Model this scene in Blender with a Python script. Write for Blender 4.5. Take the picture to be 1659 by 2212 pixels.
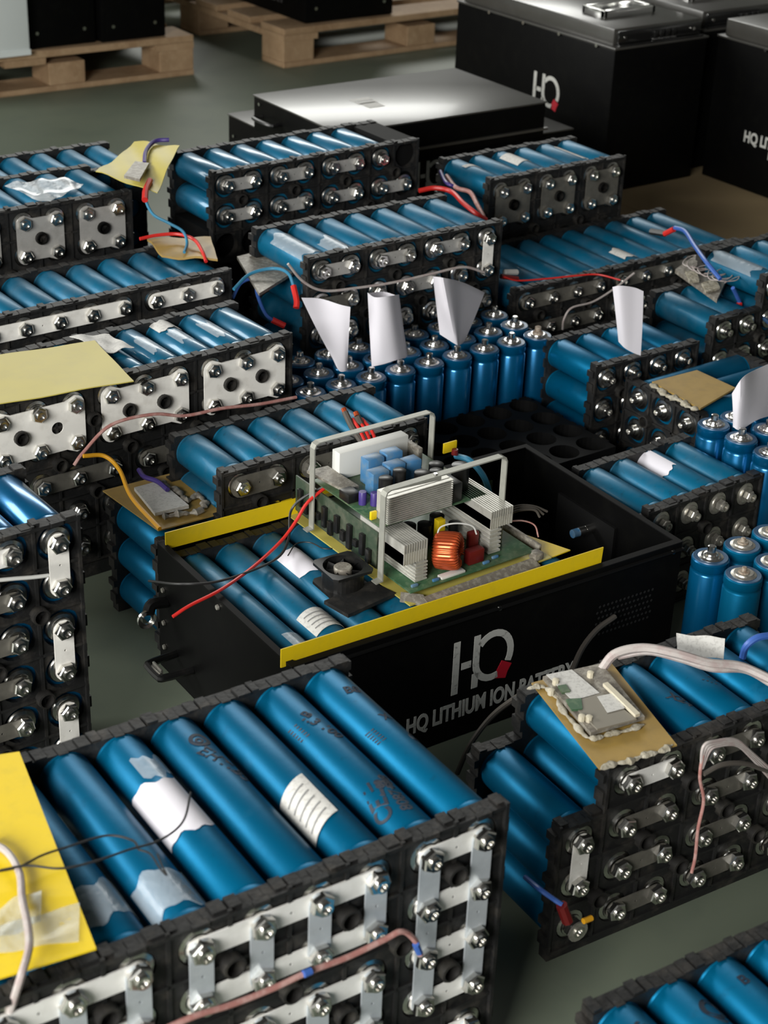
import bpy, bmesh, math, random
from mathutils import Vector, Matrix, Euler, Quaternion
for o in list(bpy.data.objects): bpy.data.objects.remove(o, do_unlink=True)
SC = bpy.context.scene; C = SC.collection
PI = math.pi; R = math.radians
rnd = random.Random(7)

# ------------------------------------------------------------------ camera, light, exposure
FPX, W, H = 3707.5, 1659.0, 2212.0
RW = [Vector((0.8144192665590491, -0.5791821238509389, 0.035627597013212074)),      # right
      Vector((-0.245611233403974, -0.3996918588312759, -0.8831316662931853)),       # down
      Vector((0.5257341345996082, 0.7104889058919321, -0.4677703863235531))]        # forward
CAM = Vector((0, 0, 1.02))
cd = bpy.data.cameras.new('camera'); cam = bpy.data.objects.new('camera', cd); C.objects.link(cam)
cam.matrix_world = Matrix.Translation(CAM) @ Matrix((
    (RW[0].x, -RW[1].x, -RW[2].x), (RW[0].y, -RW[1].y, -RW[2].y), (RW[0].z, -RW[1].z, -RW[2].z))).to_4x4()
cd.sensor_fit = 'HORIZONTAL'; cd.sensor_width = 36; cd.lens = FPX / W * 36; cd.clip_start = .02; cd.clip_end = 60
cd.dof.use_dof = True; cd.dof.focus_distance = 1.75; cd.dof.aperture_fstop = 16
SC.camera = cam
SC.view_settings.view_transform = 'Standard'; SC.view_settings.look = 'None'
SC.view_settings.gamma = 1; SC.view_settings.use_curve_mapping = False
SC.view_settings.exposure = 0.0
world = bpy.data.worlds.new('world'); SC.world = world; world.use_nodes = True
bg = world.node_tree.nodes['Background']; bg.inputs[0].default_value = (1, .99, .93, 1); bg.inputs[1].default_value = .06

def area(name, loc, target, sx, sy, power, col):
    l = bpy.data.lights.new(name, 'AREA'); l.shape = 'RECTANGLE'; l.size = sx; l.size_y = sy; l.energy = power; l.color = col
    o = bpy.data.objects.new(name, l); C.objects.link(o); o.location = loc
    o.rotation_euler = (Vector(target) - Vector(loc)).to_track_quat('-Z', 'Y').to_euler(); return o
area('far_window_light', (4.6, 8.2, 3.6), (1.4, 2.0, .1), 4.2, 1.8, 220, (1, 1, .95))
area('left_window_light', (-2.4, 4.4, 2.1), (1.0, 2.2, .1), 2.6, 1.5, 190, (1, 1, .96))
area('near_window_light', (-1.75, -.15, 1.4), (.65, 1.3, .1), 1.6, 1.1, 150, (1, .99, .95))

# ------------------------------------------------------------------ measured points: where the view through a pixel meets a plane
def ray(px, py):
    return RW[0] * ((px - W / 2) / FPX) + RW[1] * ((py - H / 2) / FPX) + RW[2]
def at(px, py, z):
    d = ray(px, py); return CAM + d * ((z - CAM.z) / d.z)
def aty(px, py, y):
    d = ray(px, py); return CAM + d * (y / d.y)

# ------------------------------------------------------------------ materials
MATS = {}
def mat(name, col, rough=.5, metal=0, coat=0, noise=None, bump=None, spec=.5, alpha=1, trans=0, emit=None, rvar=0):
    """noise = list of (scale, low, high, colour, strength) patches mixed over the base"""
    if name in MATS: return MATS[name]
    m = bpy.data.materials.new(name); m.use_nodes = True; nt = m.node_tree; b = nt.nodes['Principled BSDF']
    b.inputs['Roughness'].default_value = rough; b.inputs['Metallic'].default_value = metal
    b.inputs['Coat Weight'].default_value = coat; b.inputs['Coat Roughness'].default_value = .12
    b.inputs['Specular IOR Level'].default_value = spec; b.inputs['Alpha'].default_value = alpha
    b.inputs['Transmission Weight'].default_value = trans
    tc = nt.nodes.new('ShaderNodeTexCoord'); oi = nt.nodes.new('ShaderNodeObjectInfo')
    mp = nt.nodes.new('ShaderNodeVectorMath'); mp.operation = 'ADD'
    sc = nt.nodes.new('ShaderNodeVectorMath'); sc.operation = 'SCALE'; sc.inputs['Scale'].default_value = 9
    cb = nt.nodes.new('ShaderNodeCombineXYZ')
    for i in range(3): nt.links.new(oi.outputs['Random'], cb.inputs[i])
    nt.links.new(cb.outputs[0], sc.inputs[0]); nt.links.new(tc.outputs['Object'], mp.inputs[0]); nt.links.new(sc.outputs[0], mp.inputs[1])
    src = nt.nodes.new('ShaderNodeRGB'); src.outputs[0].default_value = (*col, 1); out = src.outputs[0]
    if rvar:
        hv = nt.nodes.new('ShaderNodeHueSaturation'); mr = nt.nodes.new('ShaderNodeMapRange')
        mr.inputs['To Min'].default_value = 1 - rvar; mr.inputs['To Max'].default_value = 1 + rvar
        nt.links.new(oi.outputs['Random'], mr.inputs['Value']); nt.links.new(mr.outputs[0], hv.inputs['Value'])
        nt.links.new(out, hv.inputs['Color']); out = hv.outputs[0]
    for (s, lo, hi, c2, k) in (noise or []):
        n = nt.nodes.new('ShaderNodeTexNoise'); n.inputs['Scale'].default_value = s; n.inputs['Detail'].default_value = 6; n.inputs['Roughness'].default_value = .62
        nt.links.new(mp.outputs[0], n.inputs['Vector'])
        r_ = nt.nodes.new('ShaderNodeMapRange'); r_.inputs['From Min'].default_value = lo; r_.inputs['From Max'].default_value = hi
        r_.inputs['To Max'].default_value = k; nt.links.new(n.outputs['Fac'], r_.inputs['Value'])
        mx = nt.nodes.new('ShaderNodeMix'); mx.data_type = 'RGBA'; mx.inputs[7].default_value = (*c2, 1)
        nt.links.new(r_.outputs[0], mx.inputs[0]); nt.links.new(out, mx.inputs[6]); out = mx.outputs[2]
    nt.links.new(out, b.inputs['Base Color'])
    if bump:
        n = nt.nodes.new('ShaderNodeTexNoise'); n.inputs['Scale'].default_value = bump[0]; n.inputs['Detail'].default_value = 5
        nt.links.new(mp.outputs[0], n.inputs['Vector'])
        bp = nt.nodes.new('ShaderNodeBump'); bp.inputs['Strength'].default_value = bump[1]; bp.inputs['Distance'].default_value = bump[2]
        nt.links.new(n.outputs['Fac'], bp.inputs['Height']); nt.links.new(bp.outputs[0], b.inputs['Normal'])
    if emit: b.inputs['Emission Color'].default_value = (*emit[0], 1); b.inputs['Emission Strength'].default_value = emit[1]
    MATS[name] = m; return m
dust = (.20, .27, .33)
M_BLUE = mat('blue cell film', (.0, .105, .215), .42, .45, .0, [(26, .58, .86, (.03, .15, .26), .5), (90, .60, .76, (.004, .06, .12), .5)], (60, .12, .002), spec=.12, rvar=.14)
M_DUSTY = mat('dusty blue cell film', (.001, .098, .185), .46, .3, .05, [(22, .46, .82, (.06, .13, .19), .7), (110, .60, .72, (.01, .05, .08), .5)], (60, .15, .002), spec=.2, rvar=.16)
M_GLOSS = mat('shiny blue cell film', (.001, .105, .20), .40, .3, .5, [(22, .48, .82, (.05, .12, .19), .6), (110, .60, .72, (.01, .05, .08), .5)], (60, .10, .002), spec=.3, rvar=.16)
M_NEWBLUE = mat('clean metallic blue film', (.0, .11, .26), .26, .6, .4, [(20, .5, .8, (.003, .06, .16), .6)], rvar=.1)
M_PALEBLUE = mat('faded blue film rim', (.03, .085, .17), .45, .2, .1, [(40, .5, .7, (.10, .15, .22), .5)])
M_PLAS = mat('black moulded plastic', (.006, .006, .006), .6, 0, 0, [(45, .50, .74, (.045, .039, .032), .75)], (120, .5, .002))
M_PLAS2 = mat('glossy black plastic', (.008, .008, .008), .35, noise=[(50, .55, .75, (.04, .036, .03), .5)])
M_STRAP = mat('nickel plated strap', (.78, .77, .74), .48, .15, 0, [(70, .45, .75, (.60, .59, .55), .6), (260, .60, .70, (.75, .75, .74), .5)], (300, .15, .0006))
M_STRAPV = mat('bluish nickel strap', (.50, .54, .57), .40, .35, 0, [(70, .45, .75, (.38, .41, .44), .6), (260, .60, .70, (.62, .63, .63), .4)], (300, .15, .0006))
M_STRAPM = mat('mid grey nickel strap', (.44, .43, .41), .42, .35, 0, [(70, .45, .75, (.30, .29, .27), .6), (260, .60, .70, (.60, .59, .57), .4)], (300, .15, .0006))  # nickel strap in a middle grey tone
M_STRAPD = mat('dull shaded strap', (.14, .132, .112), .5, .3, 0, [(60, .42, .7, (.08, .075, .065), .7)], (200, .2, .0006))  # dull metal, with the right-side shade also put into its colour
M_PLATE = mat('pale nickel plate', (.84, .82, .77), .5, .08, 0, [(60, .5, .75, (.58, .55, .50), .6)], (200, .15, .0006))
M_NUT = mat('bright zinc nut', (.72, .71, .68), .22, 1, 0, [(200, .5, .75, (.35, .32, .28), .5)])
M_RUST = mat('corroded terminal', (.24, .17, .12), .7, .3, 0, [(300, .4, .6, (.42, .38, .32), .8)])
M_CAP = mat('bare steel cap', (.50, .48, .43), .38, .8, 0, [(200, .5, .75, (.22, .19, .15), .6)], (400, .2, .0006))
M_PAPER = mat('white paper', (.66, .64, .69), .8, bump=(30, .15, .002))
M_LABEL = mat('printed white label', (.56, .55, .52), .6, noise=[(300, .5, .6, (.35, .34, .32), .5)])
M_TAPE = mat('clear tape', (.62, .70, .76), .22, alpha=.22, coat=.5, bump=(120, .5, .003))
M_BAG = mat('crinkled clear plastic', (.70, .74, .76), .12, alpha=.42, coat=1, bump=(90, 1.0, .01))
M_YEL = mat('yellow epoxy sheet', (.70, .50, .005), .5, noise=[(60, .5, .8, (.50, .38, .02), .5)], bump=(200, .1, .001))
M_YELP = mat('pale yellow epoxy sheet', (.46, .39, .085), .5, noise=[(40, .45, .8, (.40, .34, .10), .6)])
M_TAN = mat('tan epoxy board', (.34, .22, .055), .5, noise=[(50, .45, .7, (.24, .16, .05), .6)], bump=(80, .2, .001))
M_PCB = mat('green circuit board', (.035, .095, .045), .45, noise=[(150, .5, .6, (.09, .15, .08), .7), (30, .45, .7, (.13, .12, .07), .5)])
M_GREY = mat('grey electronics', (.20, .18, .15), .5, .2, noise=[(160, .48, .6, (.36, .34, .29), .7)], bump=(200, .3, .002))
M_BLACK = mat('black powder coated steel', (.003, .003, .003), .42, 0, 0, [(40, .5, .8, (.006, .006, .005), .6)], (500, .08, .0004), spec=.07)
M_BLACKI = mat('matt black steel', (.004, .004, .004), .7, spec=.15)
M_LID = mat('sheen lightened black lid', (.045, .043, .038), .32, 0, .12, [(14, .45, .75, (.07, .07, .065), .6)], spec=.7)  # black steel, base lightened to paint in the window sheen
M_ALU = mat('brushed aluminium', (.60, .59, .54), .42, .5, 0, [(90, .5, .7, (.36, .35, .31), .6)])
M_BRK = mat('galvanised bracket', (.34, .34, .30), .5, .35, 0, [(90, .45, .7, (.26, .26, .23), .6)])
M_WHITE = mat('white plastic', (.60, .60, .57), .5)
M_WIRE_W = mat('white cable', (.42, .38, .36), .5, noise=[(80, .45, .6, (.34, .25, .24), .6)])
M_WIRE_P = mat('pinkish cable', (.36, .16, .14), .55, noise=[(90, .45, .6, (.50, .32, .29), .7)])
M_WIRE_R = mat('red cable', (.55, .02, .015), .42)
M_WIRE_K = mat('black cable', (.012, .012, .012), .45)
M_WIRE_G = mat('dusty grey cable', (.075, .065, .055), .7)
M_WIRE_B = mat('blue cable', (.04, .11, .38), .45)
M_WIRE_C = mat('light blue cable', (.03, .19, .32), .45)
M_WIRE_O = mat('orange cable', (.62, .30, .012), .45)
M_COPPER = mat('copper winding', (.58, .10, .03), .3, .6, 0, [(60, .5, .7, (.40, .07, .03), .6)])
M_RED = mat('red part', (.13, .008, .008), .4)
M_LOGOW = mat('white ink', (.46, .46, .43), .6, noise=[(220, .56, .66, (.12, .12, .11), .6)])
M_LOGOR = mat('red ink', (.42, .006, .02), .55)
M_INK = mat('black marker ink', (.006, .014, .03), .6)
M_PURP = mat('purple sleeve', (.05, .03, .18), .4)
M_WOOD = mat('pallet wood', (.40, .265, .150), .75, noise=[(14, .4, .7, (.27, .165, .085), .8), (70, .5, .75, (.50, .36, .22), .5)], bump=(60, .4, .003))
M_FLOOR = mat('grey green painted floor', (.125, .148, .108), .55, noise=[(1.4, .4, .7, (.145, .162, .12), .8), (9, .5, .8, (.075, .095, .078), .5)], bump=(60, .05, .002))
M_CARD = mat('brown cardboard', (.30, .22, .115), .8, noise=[(6, .4, .7, (.25, .18, .10), .7)])
M_WALL = mat('off white wall paint', (.55, .56, .53), .8)
M_FOAM = mat('pale grey panel', (.72, .77, .76), .6)
M_GLUE = mat('dusty glue', (.30, .27, .20), .8, noise=[(120, .45, .6, (.46, .43, .35), .8)], bump=(150, .8, .004))
M_LCD = mat('bright bezel', (.80, .80, .78), .15, .9)
M_CAPB = mat('light blue capacitor', (.05, .17, .34), .4, noise=[(90, .45, .65, (.13, .20, .26), .8)], rvar=.15)

# ------------------------------------------------------------------ mesh helpers
def bmnew(): return bmesh.new()
def to_obj(name, bm, m, parent=None, smooth=True, loc=None):
    me = bpy.data.meshes.new(name); bmesh.ops.recalc_face_normals(bm, faces=bm.faces); bm.to_mesh(me); bm.free()
    if m: me.materials.append(m)
    if smooth:
        for p in me.polygons: p.use_smooth = True
        try: me.set_sharp_from_angle(angle=R(38))
        except Exception: pass
    o = bpy.data.objects.new(name, me); C.objects.link(o)
    if parent: o.parent = parent
    if loc is not None: o.location = loc
    return o
def link(name, me, parent, loc=(0, 0, 0), rot=(0, 0, 0)):
    o = bpy.data.objects.new(name, me); C.objects.link(o); o.parent = parent; o.location = loc; o.rotation_euler = rot; return o
def tag(o, label, cat, group=None, kind=None):
    if label: o['label'] = label
    if cat: o['category'] = cat
    if group: o['group'] = group
    if kind: o['kind'] = kind
    return o
def empty(name, loc, rz=0, label=None, cat=None, group=None):
    o = bpy.data.objects.new(name, None); C.objects.link(o); o.location = loc; o.rotation_euler = (0, 0, R(rz)); o.empty_display_size = .02
    return tag(o, label, cat, group)
def box(bm, x0, x1, y0, y1, z0, z1, M=None, bev=0):
    vs = [bm.verts.new((x, y, z)) for z in (z0, z1) for y in (y0, y1) for x in (x0, x1)]
    fs = [bm.faces.new([vs[i] for i in q]) for q in ((0, 2, 3, 1), (4, 5, 7, 6), (0, 1, 5, 4), (2, 6, 7, 3), (0, 4, 6, 2), (1, 3, 7, 5))]
    if bev:
        es = list({e for f in fs for e in f.edges})
        r = bmesh.ops.bevel(bm, geom=es, offset=bev, segments=2, affect='EDGES', profile=.5)
        vs = list({v for f in r['faces'] for v in f.verts} | {v for v in vs if v.is_valid})
    if M is not None: bmesh.ops.transform(bm, matrix=M, verts=[v for v in vs if v.is_valid])
    return bm
def lathe(bm, prof, axis='Z', n=24, M=None, cap0=True, cap1=True):
    """prof = [(radius, height)]; axis Z or Y"""
    rings = []; allv = []
    for (r, h) in prof:
        ring = []
        for i in range(n):
            a = 2 * PI * i / n; c, s = r * math.cos(a), r * math.sin(a)
            ring.append(bm.verts.new((c, s, h) if axis == 'Z' else (c, h, s) if axis == 'Y' else (h, c, s)))
        rings.append(ring); allv += ring
    for a, b in zip(rings, rings[1:]):
        for i in range(n): bm.faces.new((a[i], a[(i + 1) % n], b[(i + 1) % n], b[i]))
    if cap0: bm.faces.new(rings[0])
    if cap1: bm.faces.new(rings[-1])
    if M is not None: bmesh.ops.transform(bm, matrix=M, verts=allv)
    return bm
def spline(pts, k=8):
    pts = [Vector(p) for p in pts]
    if len(pts) < 3: return pts
    P_ = [pts[0] * 2 - pts[1]] + pts + [pts[-1] * 2 - pts[-2]]; out = []
    for i in range(1, len(P_) - 2):
        for j in range(k):
            t = j / k; a, b, c, d = P_[i - 1:i + 3]
            out.append(.5 * ((2 * b) + (c - a) * t + (2 * a - 5 * b + 4 * c - d) * t * t + (3 * b - a - 3 * c + d) * t ** 3))
    out.append(pts[-1]); return out
def tube(bm, pts, r, n=8, k=8, smooth=True):
    P_ = spline(pts, k) if smooth else [Vector(p) for p in pts]
    up = Vector((0, 0, 1)); prev = None; rings = []
    for i, p in enumerate(P_):
        t = (P_[min(i + 1, len(P_) - 1)] - P_[max(i - 1, 0)])
        if t.length < 1e-9: t = Vector((1, 0, 0))
        t.normalize()
        if prev is None:
            u = t.cross(up); u = u if u.length > .1 else t.cross(Vector((1, 0, 0)))
        else: u = prev - t * prev.dot(t)
        u.normalize(); prev = u; v = t.cross(u)
        rings.append([bm.verts.new(p + (u * math.cos(2 * PI * j / n) + v * math.sin(2 * PI * j / n)) * r) for j in range(n)])
    for a, b in zip(rings, rings[1:]):
        for j in range(n): bm.faces.new((a[j], a[(j + 1) % n], b[(j + 1) % n], b[j]))
    bm.faces.new(rings[0]); bm.faces.new(rings[-1]); return bm
def ribbon(bm, pts, width, thick, side):
    """flat strip following pts; side = direction of its width"""
    pts = [Vector(p) for p in pts]; side = Vector(side).normalized(); rings = []
    for i, p in enumerate(pts):
        t0 = (pts[i] - pts[i - 1]).normalized() if i else None; t1 = (pts[i + 1] - pts[i]).normalized() if i < len(pts) - 1 else None
        t = (t0 or t1) if not (t0 and t1) else (t0 + t1).normalized()
        n = t.cross(side).normalized(); k = 1
        if t0 and t1: k = 1 / max(.5, math.cos(t0.angle(t1) / 2))
        rings.append([bm.verts.new(p + side * (a * width / 2) + n * (b * thick / 2 * k)) for a, b in ((-1, -1), (1, -1), (1, 1), (-1, 1))])
    for a, b in zip(rings, rings[1:]):
        for j in range(4): bm.faces.new((a[j], a[(j + 1) % 4], b[(j + 1) % 4], b[j]))
    bm.faces.new(rings[0]); bm.faces.new(rings[-1]); return bm
def prism(bm, poly, n_, th):
    """polygon (3d points) thickened along n_"""
    n_ = Vector(n_).normalized() * th; a = [bm.verts.new(p) for p in poly]; b = [bm.verts.new(Vector(p) + n_) for p in poly]
    k = len(a); bm.faces.new(a); bm.faces.new(list(reversed(b)))
    for i in range(k): bm.faces.new((a[i], b[i], b[(i + 1) % k], a[(i + 1) % k]))
    return bm
def stadium(x0, z0, x1, z1, w, n=7):
    """outline (x,z) of a strip with round ends between two centres"""
    d = math.atan2(z1 - z0, x1 - x0); o = []
    for i in range(n + 1): a = d + PI / 2 + PI * i / n; o.append((x0 + w * math.cos(a), z0 + w * math.sin(a)))
    for i in range(n + 1): a = d - PI / 2 + PI * i / n; o.append((x1 + w * math.cos(a), z1 + w * math.sin(a)))
    return o
def sheet(name, corners, m, thick=.0012, parent=None, cuts=10, wob=0, seed=1, n_=None):
    """thin quad sheet with slight waviness"""
    a, b, c, d = [Vector(p) for p in corners]; n_ = n_ or (b - a).cross(d - a).normalized(); bm = bmnew(); g = {}
    r_ = random.Random(seed); ph = [r_.uniform(0, 6) for _ in range(4)]
    for s_ in (0, 1):
        for i in range(cuts + 1):
            for j in range(cuts + 1):
                u, v = i / cuts, j / cuts; p = a.lerp(b, u).lerp(d.lerp(c, u), v)
                w_ = wob * (math.sin(u * 5 + ph[0]) * math.cos(v * 4 + ph[1]) + .5 * math.sin(u * 11 + v * 9 + ph[2]))
                g[s_, i, j] = bm.verts.new(p + n_ * (w_ + s_ * thick))
    for i in range(cuts):
        for j in range(cuts):
            for s_ in (0, 1): bm.faces.new((g[s_, i, j], g[s_, i + 1, j], g[s_, i + 1, j + 1], g[s_, i, j + 1]))
    for i in range(cuts):
        for (p, q) in (((i, 0), (i + 1, 0)), ((i, cuts), (i + 1, cuts)), ((0, i), (0, i + 1)), ((cuts, i), (cuts, i + 1))):
            bm.faces.new((g[(0,) + p], g[(0,) + q], g[(1,) + q], g[(1,) + p]))
    return to_obj(name, bm, m, parent)
def text_mesh(s, size, thick=.0004, bold=.012):
    cu = bpy.data.curves.new('t', 'FONT'); cu.body = s; cu.size = size; cu.extrude = thick / 2; cu.align_x = 'CENTER'; cu.align_y = 'CENTER'; cu.offset = size * bold
    o = bpy.data.objects.new('t', cu); C.objects.link(o); dg = bpy.context.evaluated_depsgraph_get()
    me = bpy.data.meshes.new_from_object(o.evaluated_get(dg)); bpy.data.objects.remove(o, do_unlink=True); bpy.data.curves.remove(cu); return me

def glue(path, r, seed):
    """one lumpy flattened bead along a path"""
    q = random.Random(seed); bm = bmnew(); P_ = spline(path, 7); n = 10; rings = []; ph = [q.uniform(0, 6) for _ in range(4)]
    for i, p in enumerate(P_):
        t = (P_[min(i + 1, len(P_) - 1)] - P_[max(i - 1, 0)]).normalized(); u = t.cross(Vector((0, 0, 1))).normalized()
        rr = r * (.85 + .35 * math.sin(i * .9 + ph[0]) + .25 * math.sin(i * 2.1 + ph[1]) + q.uniform(-.05, .05)); off = u * r * .35 * math.sin(i * .5 + ph[2])
        if i in (0, len(P_) - 1): rr *= .4
        rings.append([bm.verts.new(p + off + u * rr * math.cos(2 * PI * j / n) + Vector((0, 0, max(-.4, math.sin(2 * PI * j / n)) * rr * .75 + q.uniform(-.02, .02) * r))) for j in range(n)])
    for a, b in zip(rings, rings[1:]):
        for j in range(n): bm.faces.new((a[j], a[(j + 1) % n], b[(j + 1) % n], b[j]))
    bm.faces.new(rings[0]); bm.faces.new(rings[-1]); return bm

# ------------------------------------------------------------------ shared meshes of a battery pack
P = .045
def mesh_of(bm, name, m, ang=38):
    me = bpy.data.meshes.new(name); bmesh.ops.recalc_face_normals(bm, faces=bm.faces); bm.to_mesh(me); bm.free(); me.materials.append(m)
    for p in me.polygons: p.use_smooth = True
    try: me.set_sharp_from_angle(angle=R(ang))
    except Exception: pass
    return me
_c = {}
def cell_mesh(L, m):
    k = ('cell', round(L, 3), m.name)
    if k not in _c:
        r = .0203; _c[k] = mesh_of(lathe(bmnew(), [(r - .004, .0062), (r - .0012, .0066), (r, .0085), (r, .015), (r - .0006, .0165), (r, .018), (r, L - .016), (r - .0006, L - .0145), (r, L - .013), (r, L - .004), (r - .003, L - .002)], 'Y', 28), 'cell', m)
    return _c[k]
def term_mesh(kind):
    k = ('term', kind)
    if k not in _c:
        bm = bmnew()
        lathe(bm, [(.0150, .0062), (.0150, .0030), (.0138, .0012), (.0105, .0004), (.0100, -.0010)], 'Y', 20)
        if kind in ('nut', 'old'):
            q = .0094 if kind == 'nut' else .0072
            lathe(bm, [(q * .93, -.0022), (q, -.0030), (q, -.0082), (q * .88, -.0092)], 'Y', 6, Matrix.Rotation(.4, 4, 'Y'))
            lathe(bm, [(.0054, -.0085), (.0052, -.0125), (.0034, -.0126), (.0032, -.0100)], 'Y', 12, None, False, True)
        elif kind == 'bolt':
            lathe(bm, [(.0070, -.0010), (.0070, -.0050), (.0052, -.0054), (.0050, -.0110), (.0036, -.0112), (.0034, -.0070)], 'Y', 12, None, True, True)
        _c[k] = mesh_of(bm, 'terminal', {'nut': M_NUT, 'old': M_CAP, 'bolt': M_NUT}[kind], 30)
    return _c[k]
def post_mesh():
    if 'post' not in _c:
        _c['post'] = mesh_of(lathe(bmnew(), [(.0088, .013), (.0084, -.0085), (.0066, -.0088), (.0062, .004)], 'Y', 14, None, False, True), 'post', mat('dusty plastic post', (.010, .009, .008), .6, noise=[(60, .5, .75, (.055, .05, .04), .7)]))
    return _c['post']

def holder(cells, y0, y1, hole, front, seed, foot=0.0):
    """moulded plastic frame: one square ring per cell, tabs along its outer edges"""
    bm = bmnew(); r_ = random.Random(seed); N = 20; h = P / 2; TOP = .0205
    S = set(cells)
    for (i, j) in cells:
        cx, cz = i * P, -j * P; ring = {}
        for y, tag_ in ((y0, 0), (y1, 1)):
            for w_ in (0, 1):
                L_ = []
                for k in range(N):
                    a = 2 * PI * k / N + PI / N; c, s = math.cos(a), math.sin(a)
                    rr = hole if w_ == 0 else h / max(abs(c), abs(s)); zz = rr * s
                    if w_ and (i, j - 1) not in S: zz = min(zz, TOP)
                    L_.append(bm.verts.new((cx + rr * c, y, cz + zz)))
                ring[tag_, w_] = L_
        for k in range(N):
            q = (k + 1) % N
            for t in (0, 1): bm.faces.new((ring[t, 0][k], ring[t, 0][q], ring[t, 1][q], ring[t, 1][k]))
            for w_ in (0, 1): bm.faces.new((ring[0, w_][k], ring[0, w_][q], ring[1, w_][q], ring[1, w_][k]))
        ym = (y0 + y1) / 2; t_ = (y1 - y0) / 2
        def tab(x0, x1, z0, z1, dy=0): box(bm, cx + x0, cx + x1, ym - t_ + dy, ym + t_ + dy, cz + z0, cz + z1)
        if (i, j - 1) not in S:                                     # castellated top edge
            tab(-.0215, r_.uniform(-.016, -.012), TOP, TOP + r_.uniform(.001, .0026), r_.uniform(-.001, .001)); tab(r_.uniform(.009, .014), .0215, TOP, TOP + r_.uniform(.0005, .0018), r_.uniform(-.0015, .0015))
            tab(-.004, .0035, TOP, TOP + .0008, -.0022)
        if (i - 1, j) not in S: tab(-h - .003, -h, -.016, -.004); tab(-h - .0045, -h, .006, .014)
        if (i + 1, j) not in S: tab(h, h + .0035, -.006, .006); tab(h, h + .002, .012, .020)
        if (i, j + 1) not in S and foot > 0: box(bm, cx - h, cx + h, y0, y1, cz - h - foot, cz - h)
        if front:                                                    # ribs standing proud of the face
            box(bm, cx - h, cx + h, y0 - .0022, y0, cz - h - .0014, cz - h + .0014); box(bm, cx - h - .0014, cx - h + .0014, y0 - .0022, y0, cz - h, cz + h)
            if (i, j - 1) not in S: box(bm, cx - h, cx + h, y0 - .0030, y0, cz + TOP - .0032, cz + TOP); box(bm, cx - .006, cx + .006, y0 - .0045, y0, cz + TOP - .003, cz + TOP + .0010)
            if (i + 1, j) not in S: box(bm, cx + h - .0028, cx + h, y0 - .0035, y0, cz - h, cz + h)
    return bm
def bar_obj(t, outl, y, th, m, holes=(), name='busbar'):
    """flat bar from an outline in (x,z); holes = list of outlines"""
    bm = bmnew(); edges = []
    for ol in [outl] + list(holes):
        vs = [bm.verts.new((x, y, z)) for x, z in ol]
        edges += [bm.edges.new((vs[i], vs[(i + 1) % len(vs)])) for i in range(len(vs))]
    bmesh.ops.triangle_fill(bm, use_beauty=True, edges=edges)
    r = bmesh.ops.extrude_face_region(bm, geom=bm.faces[:]); vs = [g for g in r['geom'] if isinstance(g, bmesh.types.BMVert)]
    bmesh.ops.translate(bm, vec=(0, th, 0), verts=vs)
    return to_obj(name, bm, m, t)
def circ(cx, cz, r, n=16): return [(cx + r * math.cos(2 * PI * i / n), cz + r * math.sin(2 * PI * i / n)) for i in range(n)]
def strap(t, c0, r0, c1, r1, m, y=-.0022, w=.0088, th=.0014, name='busbar'):
    return bar_obj(t, stadium(c0 * P, -r0 * P, c1 * P, -r1 * P, w), y, -th, m, [circ((c0 * P + c1 * P) / 2 + .0006, -(r0 + r1) * P / 2, .0011, 8)], name)
def plate(t, c0, r0, c1, r1, m, holes=(), w=.012, y=-.0022, th=.0014):
    x0, x1, z0, z1 = c0 * P, c1 * P, -r1 * P, -r0 * P; o = []
    for (cx, cz, a0) in ((x1, z1, 0), (x0, z1, 90), (x0, z0, 180), (x1, z0, 270)):
        for k in range(5): a = R(a0 + 90 * k / 4); o.append((cx + w * math.cos(a), cz + w * math.sin(a)))
    # scalloped top and bottom between terminals: pull the middle of each long edge inwards a little
    ol = []
    for i, p in enumerate(o):
        ol.append(p)
        if i == 4: ol += [(x1 - .012, z1 + w * .55), (x0 + .012, z1 + w * .55)]
        if i == 14: ol += [(x0 + .012, z0 - w * .55), (x1 - .012, z0 - w * .55)]
    return bar_obj(t, ol, y, -th, m, [circ(hx * P, -hz * P, .0072) for hx, hz in holes], 'connector_plate')

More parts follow.
